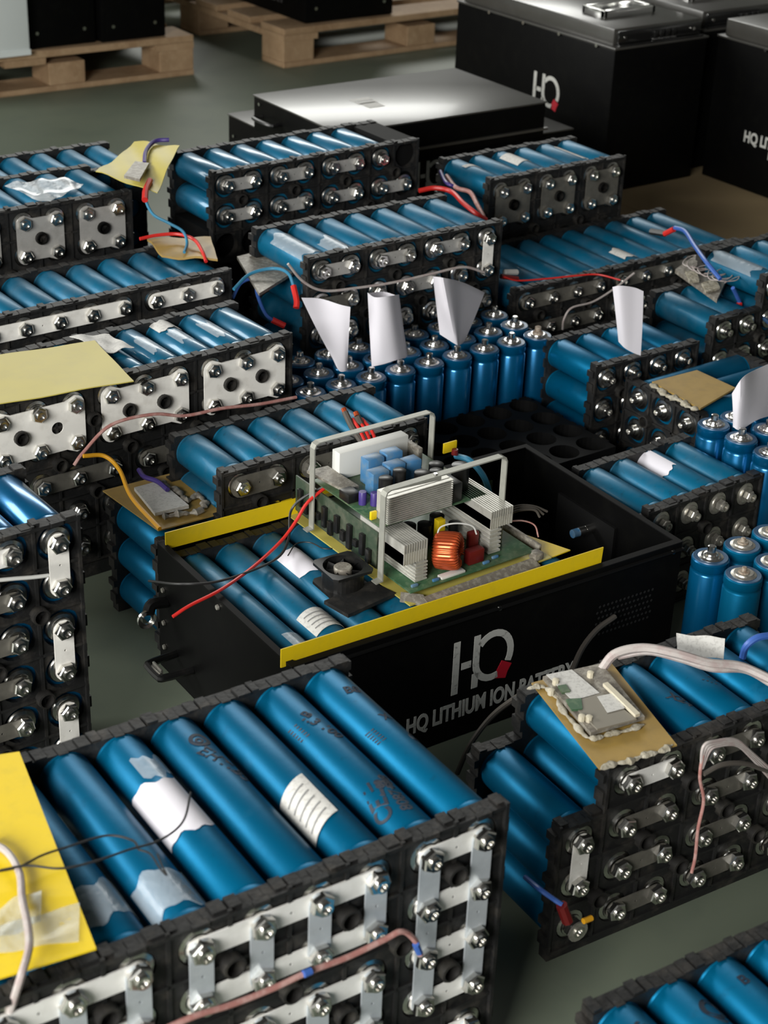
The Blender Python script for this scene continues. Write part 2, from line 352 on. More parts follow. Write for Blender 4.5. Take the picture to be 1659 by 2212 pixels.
def pack(label, origin, yaw, cells, L=.13, style='closed', film=None, term='nut', noterm=(), seed=0, cat='battery pack', hide=(), noposts=False, group=None, zb=0.0, front_terms=None, full=False):
    """origin = world position of the nut of cell (0,0); cells = set of (column,row). Local frame sits on the floor under it."""
    cells = sorted(cells); rows = max(j for i, j in cells) + 1
    base = origin[2] - (rows - .5) * P; foot = max(0.0, base - zb)
    zb_ = zb if foot > 0 else base
    t = empty('battery_pack', (origin[0], origin[1], zb_), yaw, label, cat, group)
    z0 = origin[2] - zb_; F = .0060
    # parts are built around the first cell's front end, then moved by OFF
    film = film or M_BLUE
    OFF = Vector((0, F, z0))
    def put(o): o.location = o.location + OFF; return o
    hole = .0150 if style == 'closed' else .0192
    put(to_obj('cell_holder', holder(cells, 0, .0115, hole, True, seed, foot), M_PLAS, t, False))
    put(to_obj('cell_holder', holder(cells, L - .013, L, hole, False, seed + 1, foot), M_PLAS, t, False))
    S = set(cells)
    for (i, j) in cells:
        if (i, j) in hide: continue
        vis = any((i + a, j + b) not in S for a, b in ((1, 0), (-1, 0), (0, -1), (0, 1)))
        me = cell_mesh(L, film)
        if vis or full or style == 'open': put(link('battery_cell', me, t, (i * P, .0, -j * P), (0, rnd.uniform(0, 6), 0)))
        if (i, j) not in noterm and (front_terms is None or (i, j) in front_terms): put(link('terminal_nut', term_mesh(term), t, (i * P, .0, -j * P), (0, rnd.uniform(-.5, .5), 0)))
    if not noposts:
        for (i, j) in cells:
            if (i + 1, j) in S and (i, j + 1) in S and (i + 1, j + 1) in S and (i + j) % 2 == 0:
                put(link('spacer_post', post_mesh(), t, (i * P + P / 2, 0, -j * P - P / 2)))
    return t, put
def grid(c0, c1, r0, r1): return {(i, j) for i in range(c0, c1 + 1) for j in range(r0, r1 + 1)}

# things glued or written on a cell: arc patches hugging the tube
def wrap_patch(t, put, col, row, y0, y1, a0, a1, m, name='paper_sticker', r=.0207, th=.0004, skew=0, ny=6, na=14, rag=0, seed=1):
    """angles in degrees from straight up, positive towards +X"""
    bm = bmnew(); g = {}; q = random.Random(seed)
    ph = [q.uniform(0, 6) for _ in range(6)]
    rg = [[rag * (.6 * math.sin(j * .55 + ph[e]) + .4 * math.sin(j * 1.3 + ph[e + 2])) for j in range(na + 1)] for e in (0, 1)]
    for s_ in (0, 1):
        for i in range(ny + 1):
            for j in range(na + 1):
                u, v = i / ny, j / na; a = R(a0 + (a1 - a0) * v); y = y0 + (y1 - y0) * u + skew * (v - .5) + rg[0][j] * (1 - u) + rg[1][j] * u; rr = r + s_ * th
                g[s_, i, j] = bm.verts.new((col * P + rr * math.sin(a), y, -row * P + rr * math.cos(a)))
    for i in range(ny):
        for j in range(na):
            for s_ in (0, 1): bm.faces.new((g[s_, i, j], g[s_, i + 1, j], g[s_, i + 1, j + 1], g[s_, i, j + 1]))
    for (rng, f) in ((ny, lambda k: (((k, 0), (k + 1, 0)), ((k, na), (k + 1, na)))), (na, lambda k: (((0, k), (0, k + 1)), ((ny, k), (ny, k + 1))))):
        for k in range(rng):
            for p, q_ in f(k): bm.faces.new((g[(0,) + p], g[(0,) + q_], g[(1,) + q_], g[(1,) + p]))
    return put(to_obj(name, bm, m, t))
def wrap_text(t, put, s, col, row, y, ang, size, rot=0, m=None, name='handwriting', sx=1, r=.02045):
    me = text_mesh(s, size, bold=.022); me.materials.clear(); me.materials.append(m or M_INK)
    for v in me.vertices:
        x, z = v.co.x * sx, v.co.y; c, s_ = math.cos(R(rot)), math.sin(R(rot)); u, w_ = x * c - z * s_, x * s_ + z * c
        a = R(ang) + u / r; rr = r + v.co.z
        v.co = (col * P + rr * math.sin(a), y + w_, -row * P + rr * math.cos(a))
    o = bpy.data.objects.new(name, me); C.objects.link(o); o.parent = t; return put(o)

# ------------------------------------------------------------------ the room
bm = bmnew(); box(bm, -5, 9, -4, 11, -.12, 0); tag(to_obj('floor', bm, M_FLOOR, smooth=False), None, None, kind='structure')
bm = bmnew(); box(bm, -5, 9, 11, 11.1, 0, 4.6); tag(to_obj('wall_back', bm, M_WALL, smooth=False), None, None, kind='structure')
bm = bmnew(); box(bm, 9, 9.1, -4, 11.1, 0, 4.6); tag(to_obj('wall_right', bm, M_WALL, smooth=False), None, None, kind='structure')

def steel_box(bm, x0, x1, y0, y1, z0, z1, b=.003): box(bm, x0, x1, y0, y1, z0, z1, bev=b)
def logo_on(parent, face, ox, oz, hgt, tagline=True, name='logo'):
    """white HQ sign with red tail; face(u,v,d) maps sign coordinates to parent space"""
    w = hgt; k = hgt
    def stroke(path, wd, closed=False):
        bm = bmnew(); n = len(path); L_, R_ = [], []
        for i, p in enumerate(path):
            a = path[max(i - 1, 0)]; b = path[min(i + 1, n - 1)]; d = Vector((b[0] - a[0], b[1] - a[1])); d.normalize(); nn = Vector((-d.y, d.x)) * wd / 2
            L_.append((p[0] + nn.x, p[1] + nn.y)); R_.append((p[0] - nn.x, p[1] - nn.y))
        for i in range(n - 1):
            q = [L_[i], L_[i + 1], R_[i + 1], R_[i]]; a = [bm.verts.new(face(ox + u * k, oz + v * k, .0002)) for u, v in q]; b = [bm.verts.new(face(ox + u * k, oz + v * k, .0007)) for u, v in q]
            bm.faces.new(a); bm.faces.new(b)
            for e in range(4): bm.faces.new((a[e], a[(e + 1) % 4], b[(e + 1) % 4], b[e]))
        return bm
    wd = .125
    to_obj(name, stroke([(.06, 0), (.06, 1)], wd), M_LOGOW, parent, False)
    to_obj(name, stroke([(.17, .50), (.36, .50)], wd), M_LOGOW, parent, False)
    qp = [(.46, 1.0), (.46, .46)] + [(.80 - .34 * math.cos(R(a)), .46 - .36 * math.sin(R(a))) for a in range(0, 90, 15)] + [(.80, .10), (.92, .12)]
    to_obj(name, stroke(qp, wd), M_LOGOW, parent, False)
    to_obj(name, stroke([(.46, 0), (.46, .28)], wd), M_LOGOW, parent, False)
    arc = [(.80 + .36 * math.cos(R(a)), .52 + .42 * math.sin(R(a))) for a in range(140, -38, -12)]
    to_obj(name, stroke(arc, wd), M_LOGOW, parent, False)
    to_obj(name, stroke([(.98, .02), (1.02, .16), (1.10, .30)], .24), M_LOGOR, parent, False)
def face_text(parent, s, size, fn, m=None, name='lettering', sx=1.0, bold=.035):
    me = text_mesh(s, size, bold=bold); me.materials.clear(); me.materials.append(m or M_LOGOW)
    for v in me.vertices: v.co = fn(v.co.x * sx, v.co.y, .0004 + v.co.z)
    o = bpy.data.objects.new(name, me); C.objects.link(o); o.parent = parent; return o

# pallets with cabinets far behind
def pallet(loc, rz, nx, ny, label, planks_x=True, zt=.095):
    t = empty('wooden_pallet', loc, rz, label, 'pallet', 'wooden pallets behind the battery packs')
    bm = bmnew(); 
    for k in range(6): y = k * (ny - .115) / 5; box(bm, 0, nx, y, y + .105, zt - .016, zt, bev=.002)
    to_obj('deck', bm, M_WOOD, t, False)
    for k in range(3): x = k * (nx - .1) / 2; bm = bmnew(); box(bm, x, x + .1, 0, ny, zt - .031, zt - .016); to_obj('stringer', bm, M_WOOD, t, False)
    for y in (0, (ny - .1) / 2, ny - .1):
        bm = bmnew(); box(bm, 0, nx, y, y + .1, 0, .013, bev=.002); to_obj('bottom_board', bm, M_WOOD, t, False)
        for x in (0, (nx - .13) / 3, 2 * (nx - .13) / 3, nx - .09): bm = bmnew(); box(bm, x, x + .09, y + .002, y + .1, .013, zt - .031, bev=.002); to_obj('block', bm, M_WOOD, t, False)
    return t
pallet((1.20, 3.645, 0), -1.5, .86, .8, 'wooden pallet at the upper left under the black cabinets and pale panel')
pallet((2.285, 3.575, 0), 1.0, 1.27, .9, 'wooden pallet left of the tall black battery box, carrying one black cabinet')
def cabinet(name, x0, x1, y0, y1, z0, z1, label, m=None, grp=None):
    bm = bmnew(); box(bm, 0, x1 - x0, 0, y1 - y0, 0, z1 - z0, bev=.004); o = to_obj(name, bm, m or M_BLACK, None); o.location = (x0, y0, z0); return tag(o, label, 'cabinet', grp)
def back_panel(o, w, h):
    bm = bmnew(); box(bm, .012, w - .012, -.0015, 0, .02, h - .02, bev=.0006); to_obj('door_panel', bm, M_BLACK, o)
    for sx in (.03, w - .03): bm = bmnew(); lathe(bm, [(.004, 0), (.004, .002)], 'Y', 10, Matrix.Translation((sx, -.003, .035))); to_obj('screw', bm, M_NUT, o)
a = cabinet('metal_cabinet', 1.640, 1.818, 3.652, 4.2, .0955, .60, 'black metal cabinet on the left pallet, beside the pale panel'); back_panel(a, .178, .5)
a = cabinet('metal_cabinet', 1.826, 1.995, 3.640, 4.2, .0955, .60, 'black metal cabinet on the left pallet, at its right-hand end'); back_panel(a, .169, .5)
a = cabinet('grey_panel', 1.40, 1.634, 3.612, 3.645, .0955, .60, 'pale grey panel standing at the left end of the far pallet', M_FOAM)
a['category'] = 'panel'; back = a
bm = bmnew(); box(bm, .0, .234, -.003, 0, .0, .012); to_obj('bottom_edge', bm, M_FOAM, back)
a = cabinet('metal_cabinet', 2.362, 2.628, 3.60, 4.25, .096, .62, 'black metal cabinet on the pallet left of the tall battery box'); back_panel(a, .266, .5)
fn = lambda u, v, d: (-d, .18 - u, .045 + v)
face_text(a, 'BATTERY', .040, fn, mat('dim grey ink', (.05, .05, .05), .6)); 

# tall black battery boxes standing behind on the right
bm = bmnew(); box(bm, 2.28, 2.92, 1.55, 3.0, 0, .004); tag(to_obj('cardboard_sheet', bm, M_CARD, None, False), 'flat brown cardboard sheet on the floor under the tall black battery boxes', 'cardboard')
bm = bmnew(); box(bm, 1.93, 2.28, 1.60, 2.36, 0, .003); tag(to_obj('cardboard_sheet', bm, M_CARD, None, False), 'brown cardboard sheet on the floor behind the long blue pack', 'cardboard')
def tall_box(x, y, w, d, label, logo=True):
    z0 = .0042; h = .281
    t = empty('battery_box', (x, y, z0), 0, label, 'battery box', 'tall black battery boxes')
    bm = bmnew(); box(bm, 0, w, 0, d, 0, h, bev=.003); to_obj('body', bm, M_BLACK, t)
    bm = bmnew(); box(bm, -.002, w + .002, -.002, d + .002, h, h + .004, bev=.001); to_obj('rim', bm, M_LID, t)
    bm = bmnew(); box(bm, .008, w - .008, .016, d - .01, h + .004, h + .036, bev=.002); lid = to_obj('lid', bm, M_LID, t)
    bm = bmnew(); box(bm, .015, w - .012, .009, .016, h + .008, h + .032, bev=.002); box(bm, .012, w - .01, .002, .016, h + .004, h + .0075, bev=.0008); pn = to_obj('front_panel', bm, mat('gloss black panel', (.01, .01, .01), .15, 0, .5), t)
    bm = bmnew()
    for k in range(4): box(bm, w * .42 + k * .016, w * .42 + k * .016 + .009, .003, .009, h + .012, h + .026, bev=.001)
    to_obj('socket', bm, M_PLAS2, pn); 
    bm = bmnew()
    for k in range(4): box(bm, w * .42 + k * .016 - .001, w * .42 + k * .016 + .010, .004, .0088, h + .0095, h + .0112)
    to_obj('contact_strip', bm, M_LCD, pn)
    for k in range(3): bm = bmnew(); lathe(bm, [(.0035, 0), (.0035, .003)], 'Y', 10, Matrix.Translation((.03 + k * .09, .0055, h + .020))); to_obj('screw', bm, M_NUT, pn)
    for k in range(4): bm = bmnew(); lathe(bm, [(.0035, 0), (.003, .0025)], 'X', 10, Matrix.Translation((-.0045, .05 + k * .11, h + .0))); to_obj('screw', bm, M_NUT, t)
    bm = bmnew(); cx, cy = w * .50, d * .20
    for (a0, a1, b0, b1) in ((0, .135, 0, .012), (0, .135, .058, .066), (0, .008, 0, .066), (.127, .135, 0, .066)): box(bm, cx - .067 + a0, cx - .067 + a1, cy + b0, cy + b1, h + .036, h + .050, bev=.001)
    hb = to_obj('display_bezel', bm, M_LCD, t)
    bm = bmnew(); box(bm, cx - .058, cx + .06, cy + .012, cy + .058, h + .036, h + .040); to_obj('screen', bm, mat('dark glass', (.02, .03, .03), .05), hb)
    if logo:
        f = lambda u, v, dd: (-dd, d - u, v); logo_on(t, f, *logo)
    return t
tb = tall_box(2.285, 2.41, .245, .49, 'tall black battery box with white logo, right behind the low black cases', (.262, .128, .066))
f1 = lambda u, v, dd: (-dd, .13 - u * 1.0, .052 + v)
f1 = lambda u, v, dd: (-dd, .175 - u, .066 + v)
face_text(tb, 'HQ LITHIUM ION BATTERY', .024, f1, sx=.8); f1b = lambda u, v, dd: (-dd, .175 - u, .040 + v); face_text(tb, 'LITHIUM ION', .016, f1b, sx=.8)
tc_ = tall_box(2.56, 1.90, .25, .51, 'tall black battery box at the right edge of the picture, nearest to the packs', None)
f2 = lambda u, v, dd: (-dd, .262 - u, .105 + v); face_text(tc_, 'HQ LITHIUM ION BATTERY', .030, f2, sx=.8)
f2b = lambda u, v, dd: (-dd, .262 - u, .082 + v); face_text(tc_, 'HIGH PERFORMANCE', .020, f2b, sx=.8)
tall_box(2.56, 2.45, .25, .50, 'tall black battery box furthest back in the right corner', None)

# low black cases (closed), two stacked
def low_case(x0, x1, y0, y1, z0, z1, label, rz=-1):
    t = empty('equipment_case', (x0, y0, z0), rz, label, 'case', 'low black cases'); w, d, h = x1 - x0, y1 - y0, z1 - z0
    bm = bmnew(); box(bm, 0, w, 0, d, 0, h - .003, bev=.002); to_obj('body', bm, M_BLACK, t)
    bm = bmnew(); box(bm, -.0015, w + .0015, -.0015, d + .0015, h - .003, h, bev=.001); to_obj('lid', bm, M_LID, t)
    bm = bmnew(); box(bm, -.004, w + .004, -.006, 0, h * .22, h * .22 + .004); to_obj('flange', bm, M_LID, t)
    for sy in (.06, d - .06): bm = bmnew(); tube(bm, [(0, sy - .03, h * .5), (-.02, sy - .028, h * .5), (-.02, sy + .028, h * .5), (0, sy + .03, h * .5)], .0035, 8, 4); to_obj('handle', bm, M_PLAS2, t)
    for sy in (.02, d - .02): bm = bmnew(); lathe(bm, [(.003, 0), (.0025, .002)], 'X', 8, Matrix.Translation((-.002, sy, h * .8))); to_obj('screw', bm, M_NUT, t)
    return t
lw = low_case(1.590, 2.10, 2.315, 2.685, 0, .186, 'lower black case of the stack behind the upper middle pack')
q = aty(930, 410, 2.309); logo_on(lw, lambda u, v, d: (u, -d, v), q.x - 1.590 - .030, q.z, .052)
lc = low_case(1.573, 2.012, 2.293, 2.566, .1863, .250, 'closed black case with grey-shining lid, on top of the low stack')
bm = bmnew(); a_ = at(760, 214, .2505) - Vector((1.573, 2.293, .1863)); 
for (px, py, s1, s2) in ((775, 215, .02, .008), (800, 226, .016, .016), (788, 221, .02, .006)):
    q = at(px, py, .2502) - Vector((1.573, 2.293, .1863)); box(bm, q.x - s1, q.x + s1, q.y - s2, q.y + s2, q.z, q.z + .0003)
to_obj('adhesive_residue', bm, M_LABEL, lc, False)
bm = bmnew(); q = at(645, 268, .235); box(bm, q.x - .010, q.x + .010, 2.26, 2.2925, .222, .236, bev=.001); 
tag(to_obj('plug', bm, M_WIRE_R), 'small red plug between the upper middle pack and the low black case', 'plug')

# ------------------------------------------------------------------ battery packs

# --- big pack in the lower left foreground
t, put = pack('large pack of long blue cells with a silver strap grid on its front, filling the lower left foreground', (.418, .742, .2455), -2.4, grid(-4, 5, 0, 5), L=.226, seed=3)
PK1 = (t, put)
for c0, c1, rr in ((0, 3, (0, 1)), (-4, -1, (0, 1)), (0, 3, (2, 3)), (-4, -1, (2, 3)), (4, 5, (0, 1, 2, 3)), (4, 5, (4, 5)), (0, 3, (4, 5))):
    for r in rr: put(strap(t, c0, r, c1, r, M_STRAP, y=-.0012))
    for c in range(c0, c1 + 1): put(strap(t, c, rr[0], c, rr[-1], M_STRAPV, y=-.0028))
wrap_patch(t, put, 1, 0, .088, .150, -75, 42, M_PAPER, 'paper_sticker', seed=2, rag=.004)          # curled paper on the third cell
wrap_patch(t, put, 1, 0, .155, .180, -20, 60, M_TAPE, 'clear_tape', r=.0209, seed=4, rag=.006, skew=.006)
wrap_patch(t, put, 3, 0, .048, .098, -78, 8, M_LABEL, 'printed_label', r=.0210, skew=.010, seed=5)
for k in range(5): wrap_patch(t, put, 3, 0, .055 + k * .008, .0562 + k * .008, -62, -8, mat('grey print', (.22, .22, .22), .6), 'label_print', r=.0215, skew=.008)
wrap_patch(t, put, 0, 0, .022, .060, -70, 62, M_TAPE, 'clear_tape', r=.0209, seed=6, rag=.005)
wrap_patch(t, put, -1, 0, .035, .072, -70, 66, M_TAPE, 'clear_tape', r=.0209, seed=7, rag=.006)
wrap_text(t, put, 'EHT.BS', 2, 0, .145, 22, .016, -68); wrap_text(t, put, 'O', 2, 0, .178, 10, .022, -60); wrap_text(t, put, 'o', 2, 0, .178, 12, .013, -60)
wrap_text(t, put, 'CELL', 4, 0, .050, -28, .020, 72, sx=.9); wrap_text(t, put, '8087+88', 4, 0, .052, 18, .013, 80); wrap_text(t, put, '188', 4, 0, .064, 0, .014, -10)
wrap_text(t, put, '1.3 100', 4, 0, .148, 8, .013, -70); wrap_text(t, put, 'B', 4, 0, .166, 0, .012, 20)
wrap_text(t, put, 'B8', 5, 0, .178, 10, .013, -10); wrap_text(t, put, 'X', 5, 0, .135, 20, .012, 10); wrap_text(t, put, 'G', 5, 0, .105, 40, .014, 0)
wrap_text(t, put, '//////', 5, 0, .120, -38, .011, -85); wrap_text(t, put, '//////', 4, 0, .155, -45, .012, -85); wrap_text(t, put, '2', 0, 0, .035, 35, .014, 0)

# --- tall pack cut by the left edge
t, put = pack('tall pack with vertical silver straps and bright blue cell ends, cut by the left edge of the picture', (.559, 1.237, .272), .7, grid(-3, 0, 0, 5), L=.122, style='open', seed=5, term='nut', film=M_NEWBLUE)
for r in (0, 2, 4): put(strap(t, 0, r, 0, r + 1, M_PLATE, w=.0098))
for r in (1, 2, 3, 4): put(strap(t, -2, r, -1, r, M_STRAPD))
put(strap(t, -2, 0, -1, 0, M_STRAP))

# --- pack with three-cell plates, yellow sheet on top
t, put = pack('pack faced with pale plates of six nuts each, the yellow sheet lying on its left end', (.659, 1.589, .224), 2.0, grid(-1, 8, 0, 4), L=.13, seed=7, film=M_GLOSS)
PK3 = (t, put)
for c in (0, 3, 6): put(plate(t, c, 0, c + 2, 1, M_PLATE, [(c + .5, .5), (c + 1.5, .5)]))
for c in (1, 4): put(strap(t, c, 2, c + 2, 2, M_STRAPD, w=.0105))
for c, r in ((3, 2), (7, 2)): pass
for c in (5, 6, 7): wrap_patch(t, put, c, 0, .03 + .01 * c % .02, .085, -30, 20, M_TAPE, 'clear_tape', r=.0208, rag=.006, seed=c)
wrap_patch(t, put, 6, 0, .092, .118, -40, 50, M_LABEL, 'paper_sticker', r=.0212, rag=.003, seed=9)
for c, r in ((0.5, .5), (3.5, .5), (6.5, .5), (7.5, .5)):
    pm = post_mesh(); put(link('spacer_post', pm, t, (c * P, .001, -r * P)))

# --- pack with one long bar, behind it
t, put = pack('pack with one long thin silver bar along its front, behind the plate-faced pack', (.789, 1.804, .232), 1.2, grid(-2, 6, 0, 4), L=.13, seed=9, film=M_DUSTY)
put(strap(t, 4, 0, 6, 0, M_PLATE, w=.0105)); put(strap(t, -2, 0, 3, 0, M_PLATE, w=.0105)); put(strap(t, 0, 1, 3, 1, M_STRAPD)); put(strap(t, 4, 1, 6, 1, M_STRAPD))

# --- pack with square plates, upper left
t, put = pack('pack with square four-nut plates at the upper left, plastic bag on top', (.889, 2.015, .286), -1, grid(-2, 3, 0, 5), L=.14, seed=11, film=M_DUSTY)
for c in (-2, 0, 2): put(plate(t, c, 0, c + 1, 1, M_STRAPM, [(c + .5, .5)], w=.011))
for c in (0, 2): put(link('spacer_post', post_mesh(), t, ((c + .5) * P, 0, -.5 * P)))
# second row behind it
t, put = pack('pack at the upper left standing right behind the square-plate pack, against the open floor', (.905, 2.175, .268), -1, grid(-2, 5, 0, 4), L=.13, seed=12, film=M_DUSTY, noterm=tuple(grid(-2, 5, 0, 4)))

# --- upper middle pack
cells = (grid(0, 6, 0, 0) | grid(0, 7, 1, 1) | grid(0, 7, 2, 5)) | {(7, 0)}
t, put = pack('two-tier upper middle pack with blue cell ends and paired silver straps, highest of all packs', (1.204, 2.026, .287), .5, cells, L=.122, style='open', seed=13, hide=tuple(grid(0, 7, 2, 5) | {(7, 0)}), noterm=tuple(grid(0, 7, 2, 5) | {(7, 0)}), film=M_GLOSS)
for r in (0, 1):
    for c in (0, 2, 4): put(strap(t, c, r, c + 1, r, M_STRAPM))
put(strap(t, 6, 1, 7, 1, M_STRAPM))
bm = bmnew(); box(bm, -.0225, 7.5 * P, .014, .108, -5.5 * P, -1.52 * P); box(bm, 6.52 * P, 7.5 * P, .006, .108, -1.52 * P, .44 * P); put(to_obj('shadow_block', bm, M_BLACKI, t, False))  # added black filler, stands in for the shadow under the two tiers

# --- middle pack behind the standing cells
t, put = pack('middle pack with blue cell ends, one upright strap at its right end, behind the standing cells with papers', (1.174, 1.735, .257), -.5, grid(0, 6, 0, 4), L=.14, style='open', seed=15, film=M_DUSTY)
for c in (0, 2, 4): put(strap(t, c, 0, c + 1, 0, M_STRAPM))
put(strap(t, 6, 0, 6, 1, M_PLATE)); put(strap(t, 3, 1, 4, 1, M_STRAPM)); put(strap(t, 0, 1, 1, 1, M_STRAPD))
for c in (0, 2, 4): put(strap(t, c, 2, c + 1, 2, M_STRAPM))
put(strap(t, 5, 2, 6, 2, M_STRAPD))
wrap_patch(t, put, 0, 0, .02, .10, -60, 60, M_TAPE, 'clear_tape', r=.021, rag=.008); wrap_patch(t, put, 1, 0, .012, .06, -50, 40, M_TAPE, 'clear_tape', r=.021, rag=.008, seed=3)

# --- right rear pack with square plates, right-side shade put into their colour
t, put = pack('right rear pack with three dark square plates in front of the tall black battery box', (1.624, 1.925, .242), -.4, grid(0, 5, 0, 4), L=.13, seed=17, film=M_DUSTY)
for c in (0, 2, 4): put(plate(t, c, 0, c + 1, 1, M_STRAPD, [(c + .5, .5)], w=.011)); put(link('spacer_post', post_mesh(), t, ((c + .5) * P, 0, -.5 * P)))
wrap_patch(t, put, 2, 0, .055, .10, -45, 55, M_LABEL, 'paper_sticker'); wrap_patch(t, put, 4, 0, .02, .09, 0, 40, M_LABEL, 'paper_sticker', rag=.004, seed=4); wrap_patch(t, put, 0, 0, .07, .08, -30, 50, M_LABEL, 'paper_sticker', skew=-.012)

# --- wide pack of long cells
t, put = pack('wide pack of many dusty long blue cells in front of the right rear pack', (1.520, 1.729, .150), 0, grid(0, 9, 0, 2), L=.179, seed=19, film=M_DUSTY)
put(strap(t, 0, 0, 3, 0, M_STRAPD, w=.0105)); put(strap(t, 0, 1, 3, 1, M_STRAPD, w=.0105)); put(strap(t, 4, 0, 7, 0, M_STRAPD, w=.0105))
wrap_patch(t, put, 5, 0, .028, .065, -35, 60, M_LABEL, 'paper_sticker', rag=.004)

# --- right edge pack with loose thin wires
cells = grid(2, 5, 0, 3) | grid(0, 1, 1, 3)
t, put = pack('stepped pack at the right edge under a tangle of thin wires and a blue cable', (1.685, 1.500, .197), 0, cells, L=.13, seed=21, term='bolt', film=M_DUSTY, style='open')
wrap_patch(t, put, 2, 0, .03, .11, -60, 60, M_TAPE, 'clear_tape', r=.021, rag=.008)
# --- small bare pack
t, put = pack('small pack with bare shiny terminals and no straps, a folded paper standing at its front', (1.462, 1.490, .134), -1.3, grid(0, 3, 0, 2), L=.112, seed=23, term='bolt', film=M_BLUE, style='open')
# --- rotated pack under tan board
t, put = pack('pack turned sideways under the tan board, bolt heads facing left', (1.474, 1.455, .117), -90, grid(0, 2, 0, 2), L=.20, seed=25, term='bolt', film=M_BLUE, style='open')
# --- pack at the right end of open case
t, put = pack('low pack with recessed old terminals just right of the open black case', (1.311, 1.180, .117), .1, grid(-1, 2, 0, 2), L=.13, seed=27, term='old', film=M_DUSTY)
wrap_patch(t, put, 1, 0, .070, .118, -80, -5, M_PAPER, 'paper_sticker', rag=.004)
# --- pack behind the open case
t, put = pack('pack right behind the open black case, with a dark strap on its two left front cells', (.849, 1.403, .178), 0, grid(0, 5, 0, 3), L=.115, seed=29, film=M_DUSTY)
PK15 = (t, put)
put(strap(t, 0, 0, 1, 0, M_STRAPD, w=.0125)); put(strap(t, 2, 0, 3, 0, M_STRAPD, w=.0125))
t, put = pack('small dark blue pack behind the left corner of the open case, carrying a yellow board', (.772, 1.402, .117), 0, grid(0, 0, 0, 2), L=.115, seed=31, film=M_BLUE, noterm=((0, 0), (0, 1), (0, 2)))

# --- stepped pack right foreground
cells = grid(0, 0, 1, 3) | grid(1, 6, 0, 3)
t, put = pack('stepped pack at the lower right carrying the circuit board on tan sheet, dull short straps', (.811, .800, .167), -4, cells, L=.13, seed=33, film=M_BLUE, full=True)
PK17 = (t, put)
put(strap(t, 0, 1, 0, 2, M_PLATE)); put(strap(t, 1, 0, 2, 0, M_STRAP))
for r in (1, 2, 3): put(strap(t, 1, r, 2, r, M_STRAPD))
for r in (0, 1, 2, 3): put(strap(t, 3, r, 4, r, M_STRAPD)); put(strap(t, 5, r, 6, r, M_STRAPD))
wrap_patch(t, put, 1, 0, .004, .012, -60, 60, M_NEWBLUE, 'film_edge')
for a_, b_ in (((3, .05), 'X24'), ((4, .06), '////')): wrap_text(t, put, b_, a_[0], 0, a_[1], 15, .014, -60)
bm = bmnew(); lathe(bm, [(.010, .0), (.010, -.0016), (.0045, -.0018), (.0045, 0)], 'Y', 14, Matrix.Translation((0, -.0095, -3 * P)), False, False); put(to_obj('ring_lug', bm, M_CAP, t))

# --- bottom right pack
t, put = pack('pack of long blue cells cut by the lower right corner of the picture', (.644, .376, .167), -4, grid(0, 5, 0, 3), L=.232, seed=35)
wrap_text(t, put, 'Q', 1, 0, .185, 25, .026, -30); wrap_text(t, put, 'S', 0, 0, .195, 0, .014, 30); wrap_text(t, put, 'B', 2, 0, .195, 0, .012, 0)
wrap_patch(t, put, 2, 0, .10, .15, -50, 60, M_LABEL, 'printed_label', skew=.008)

# empty honeycomb tray and more dark frames behind the open case
def tray(loc, cells, label, h=.05, rz=0):
    bm = holder(cells, 0, h, .0195, False, 5); bmesh.ops.rotate(bm, cent=(0, 0, 0), matrix=Matrix.Rotation(-PI / 2, 3, 'X'), verts=bm.verts)
    bmesh.ops.translate(bm, vec=(0, 0, h), verts=bm.verts)
    o = to_obj('cell_tray', bm, M_BLACKI, None, False); o.location = loc; o.rotation_euler = (0, 0, R(rz)); return tag(o, label, 'tray')
TRAYX = tray((1.165, 1.440, .0005), {(i, -j) for i in range(6) for j in range(4)}, 'empty black honeycomb cell tray lying behind the open case, right of its bracket', h=.080)

# ------------------------------------------------------------------ standing cells
def stand_mesh(k):
    key = ('st', k)
    if key not in _c:
        hh = .138; r = .0198
        _c[key, 'b'] = mesh_of(lathe(bmnew(), [(r - .001, 0), (r, .001), (r, hh - .0155), (r - .0006, hh - .0145), (r - .0012, hh - .0125), (r - .0006, hh - .0105), (r, hh - .0095), (r, hh - .0015), (r - .001, hh - .0003), (r - .0035, hh)], n=32), 'can', M_NEWBLUE if k != 'flat' else M_BLUE)
        _c[key, 'r'] = mesh_of(lathe(bmnew(), [(r - .0012, hh - .0006), (r - .0018, hh + .0008), (.0132, hh + .0004), (.0130, hh - .0008)], n=32, cap0=False, cap1=False), 'rim', M_PALEBLUE)
        bm = bmnew(); lathe(bm, [(.0134, hh - .001), (.0133, hh + .0008), (.0105, hh + .0016), (.0098, hh + .0032)], n=24, cap0=False)
        _c[key, 'c'] = mesh_of(bm, 'cap', M_CAP if k == 'flat' else M_NUT, 25)
        bm = bmnew()
        if k == 'flat': lathe(bm, [(.0062, hh + .003), (.0058, hh + .0042), (.0028, hh + .0046), (.0026, hh + .0085), (.0018, hh + .009)], n=12)
        else: lathe(bm, [(.0078, hh + .0028), (.0070, hh + .0052), (.0052, hh + .0062), (.0046, hh + .0066), (.0043, hh + .0125), (.0030, hh + .0132)], n=14)
        _c[key, 's'] = mesh_of(bm, 'stud', M_RUST if k == 'flat' else M_NUT, 25)
        _c[key] = 1
    return key
def stand(x, y, z, label, kind='stud', grp=None, rusty=False):
    key = stand_mesh(kind); t = empty('upright_cell', (x, y, z), rnd.uniform(0, 360), label, 'battery cell', grp)
    link('can', _c[key, 'b'], t); link('rim', _c[key, 'r'], t); link('cap', _c[key, 'c'], t)
    s = link('stud', _c[key, 's'], t)
    if rusty: s.data = s.data.copy(); s.data.materials[0] = M_RUST
    return t
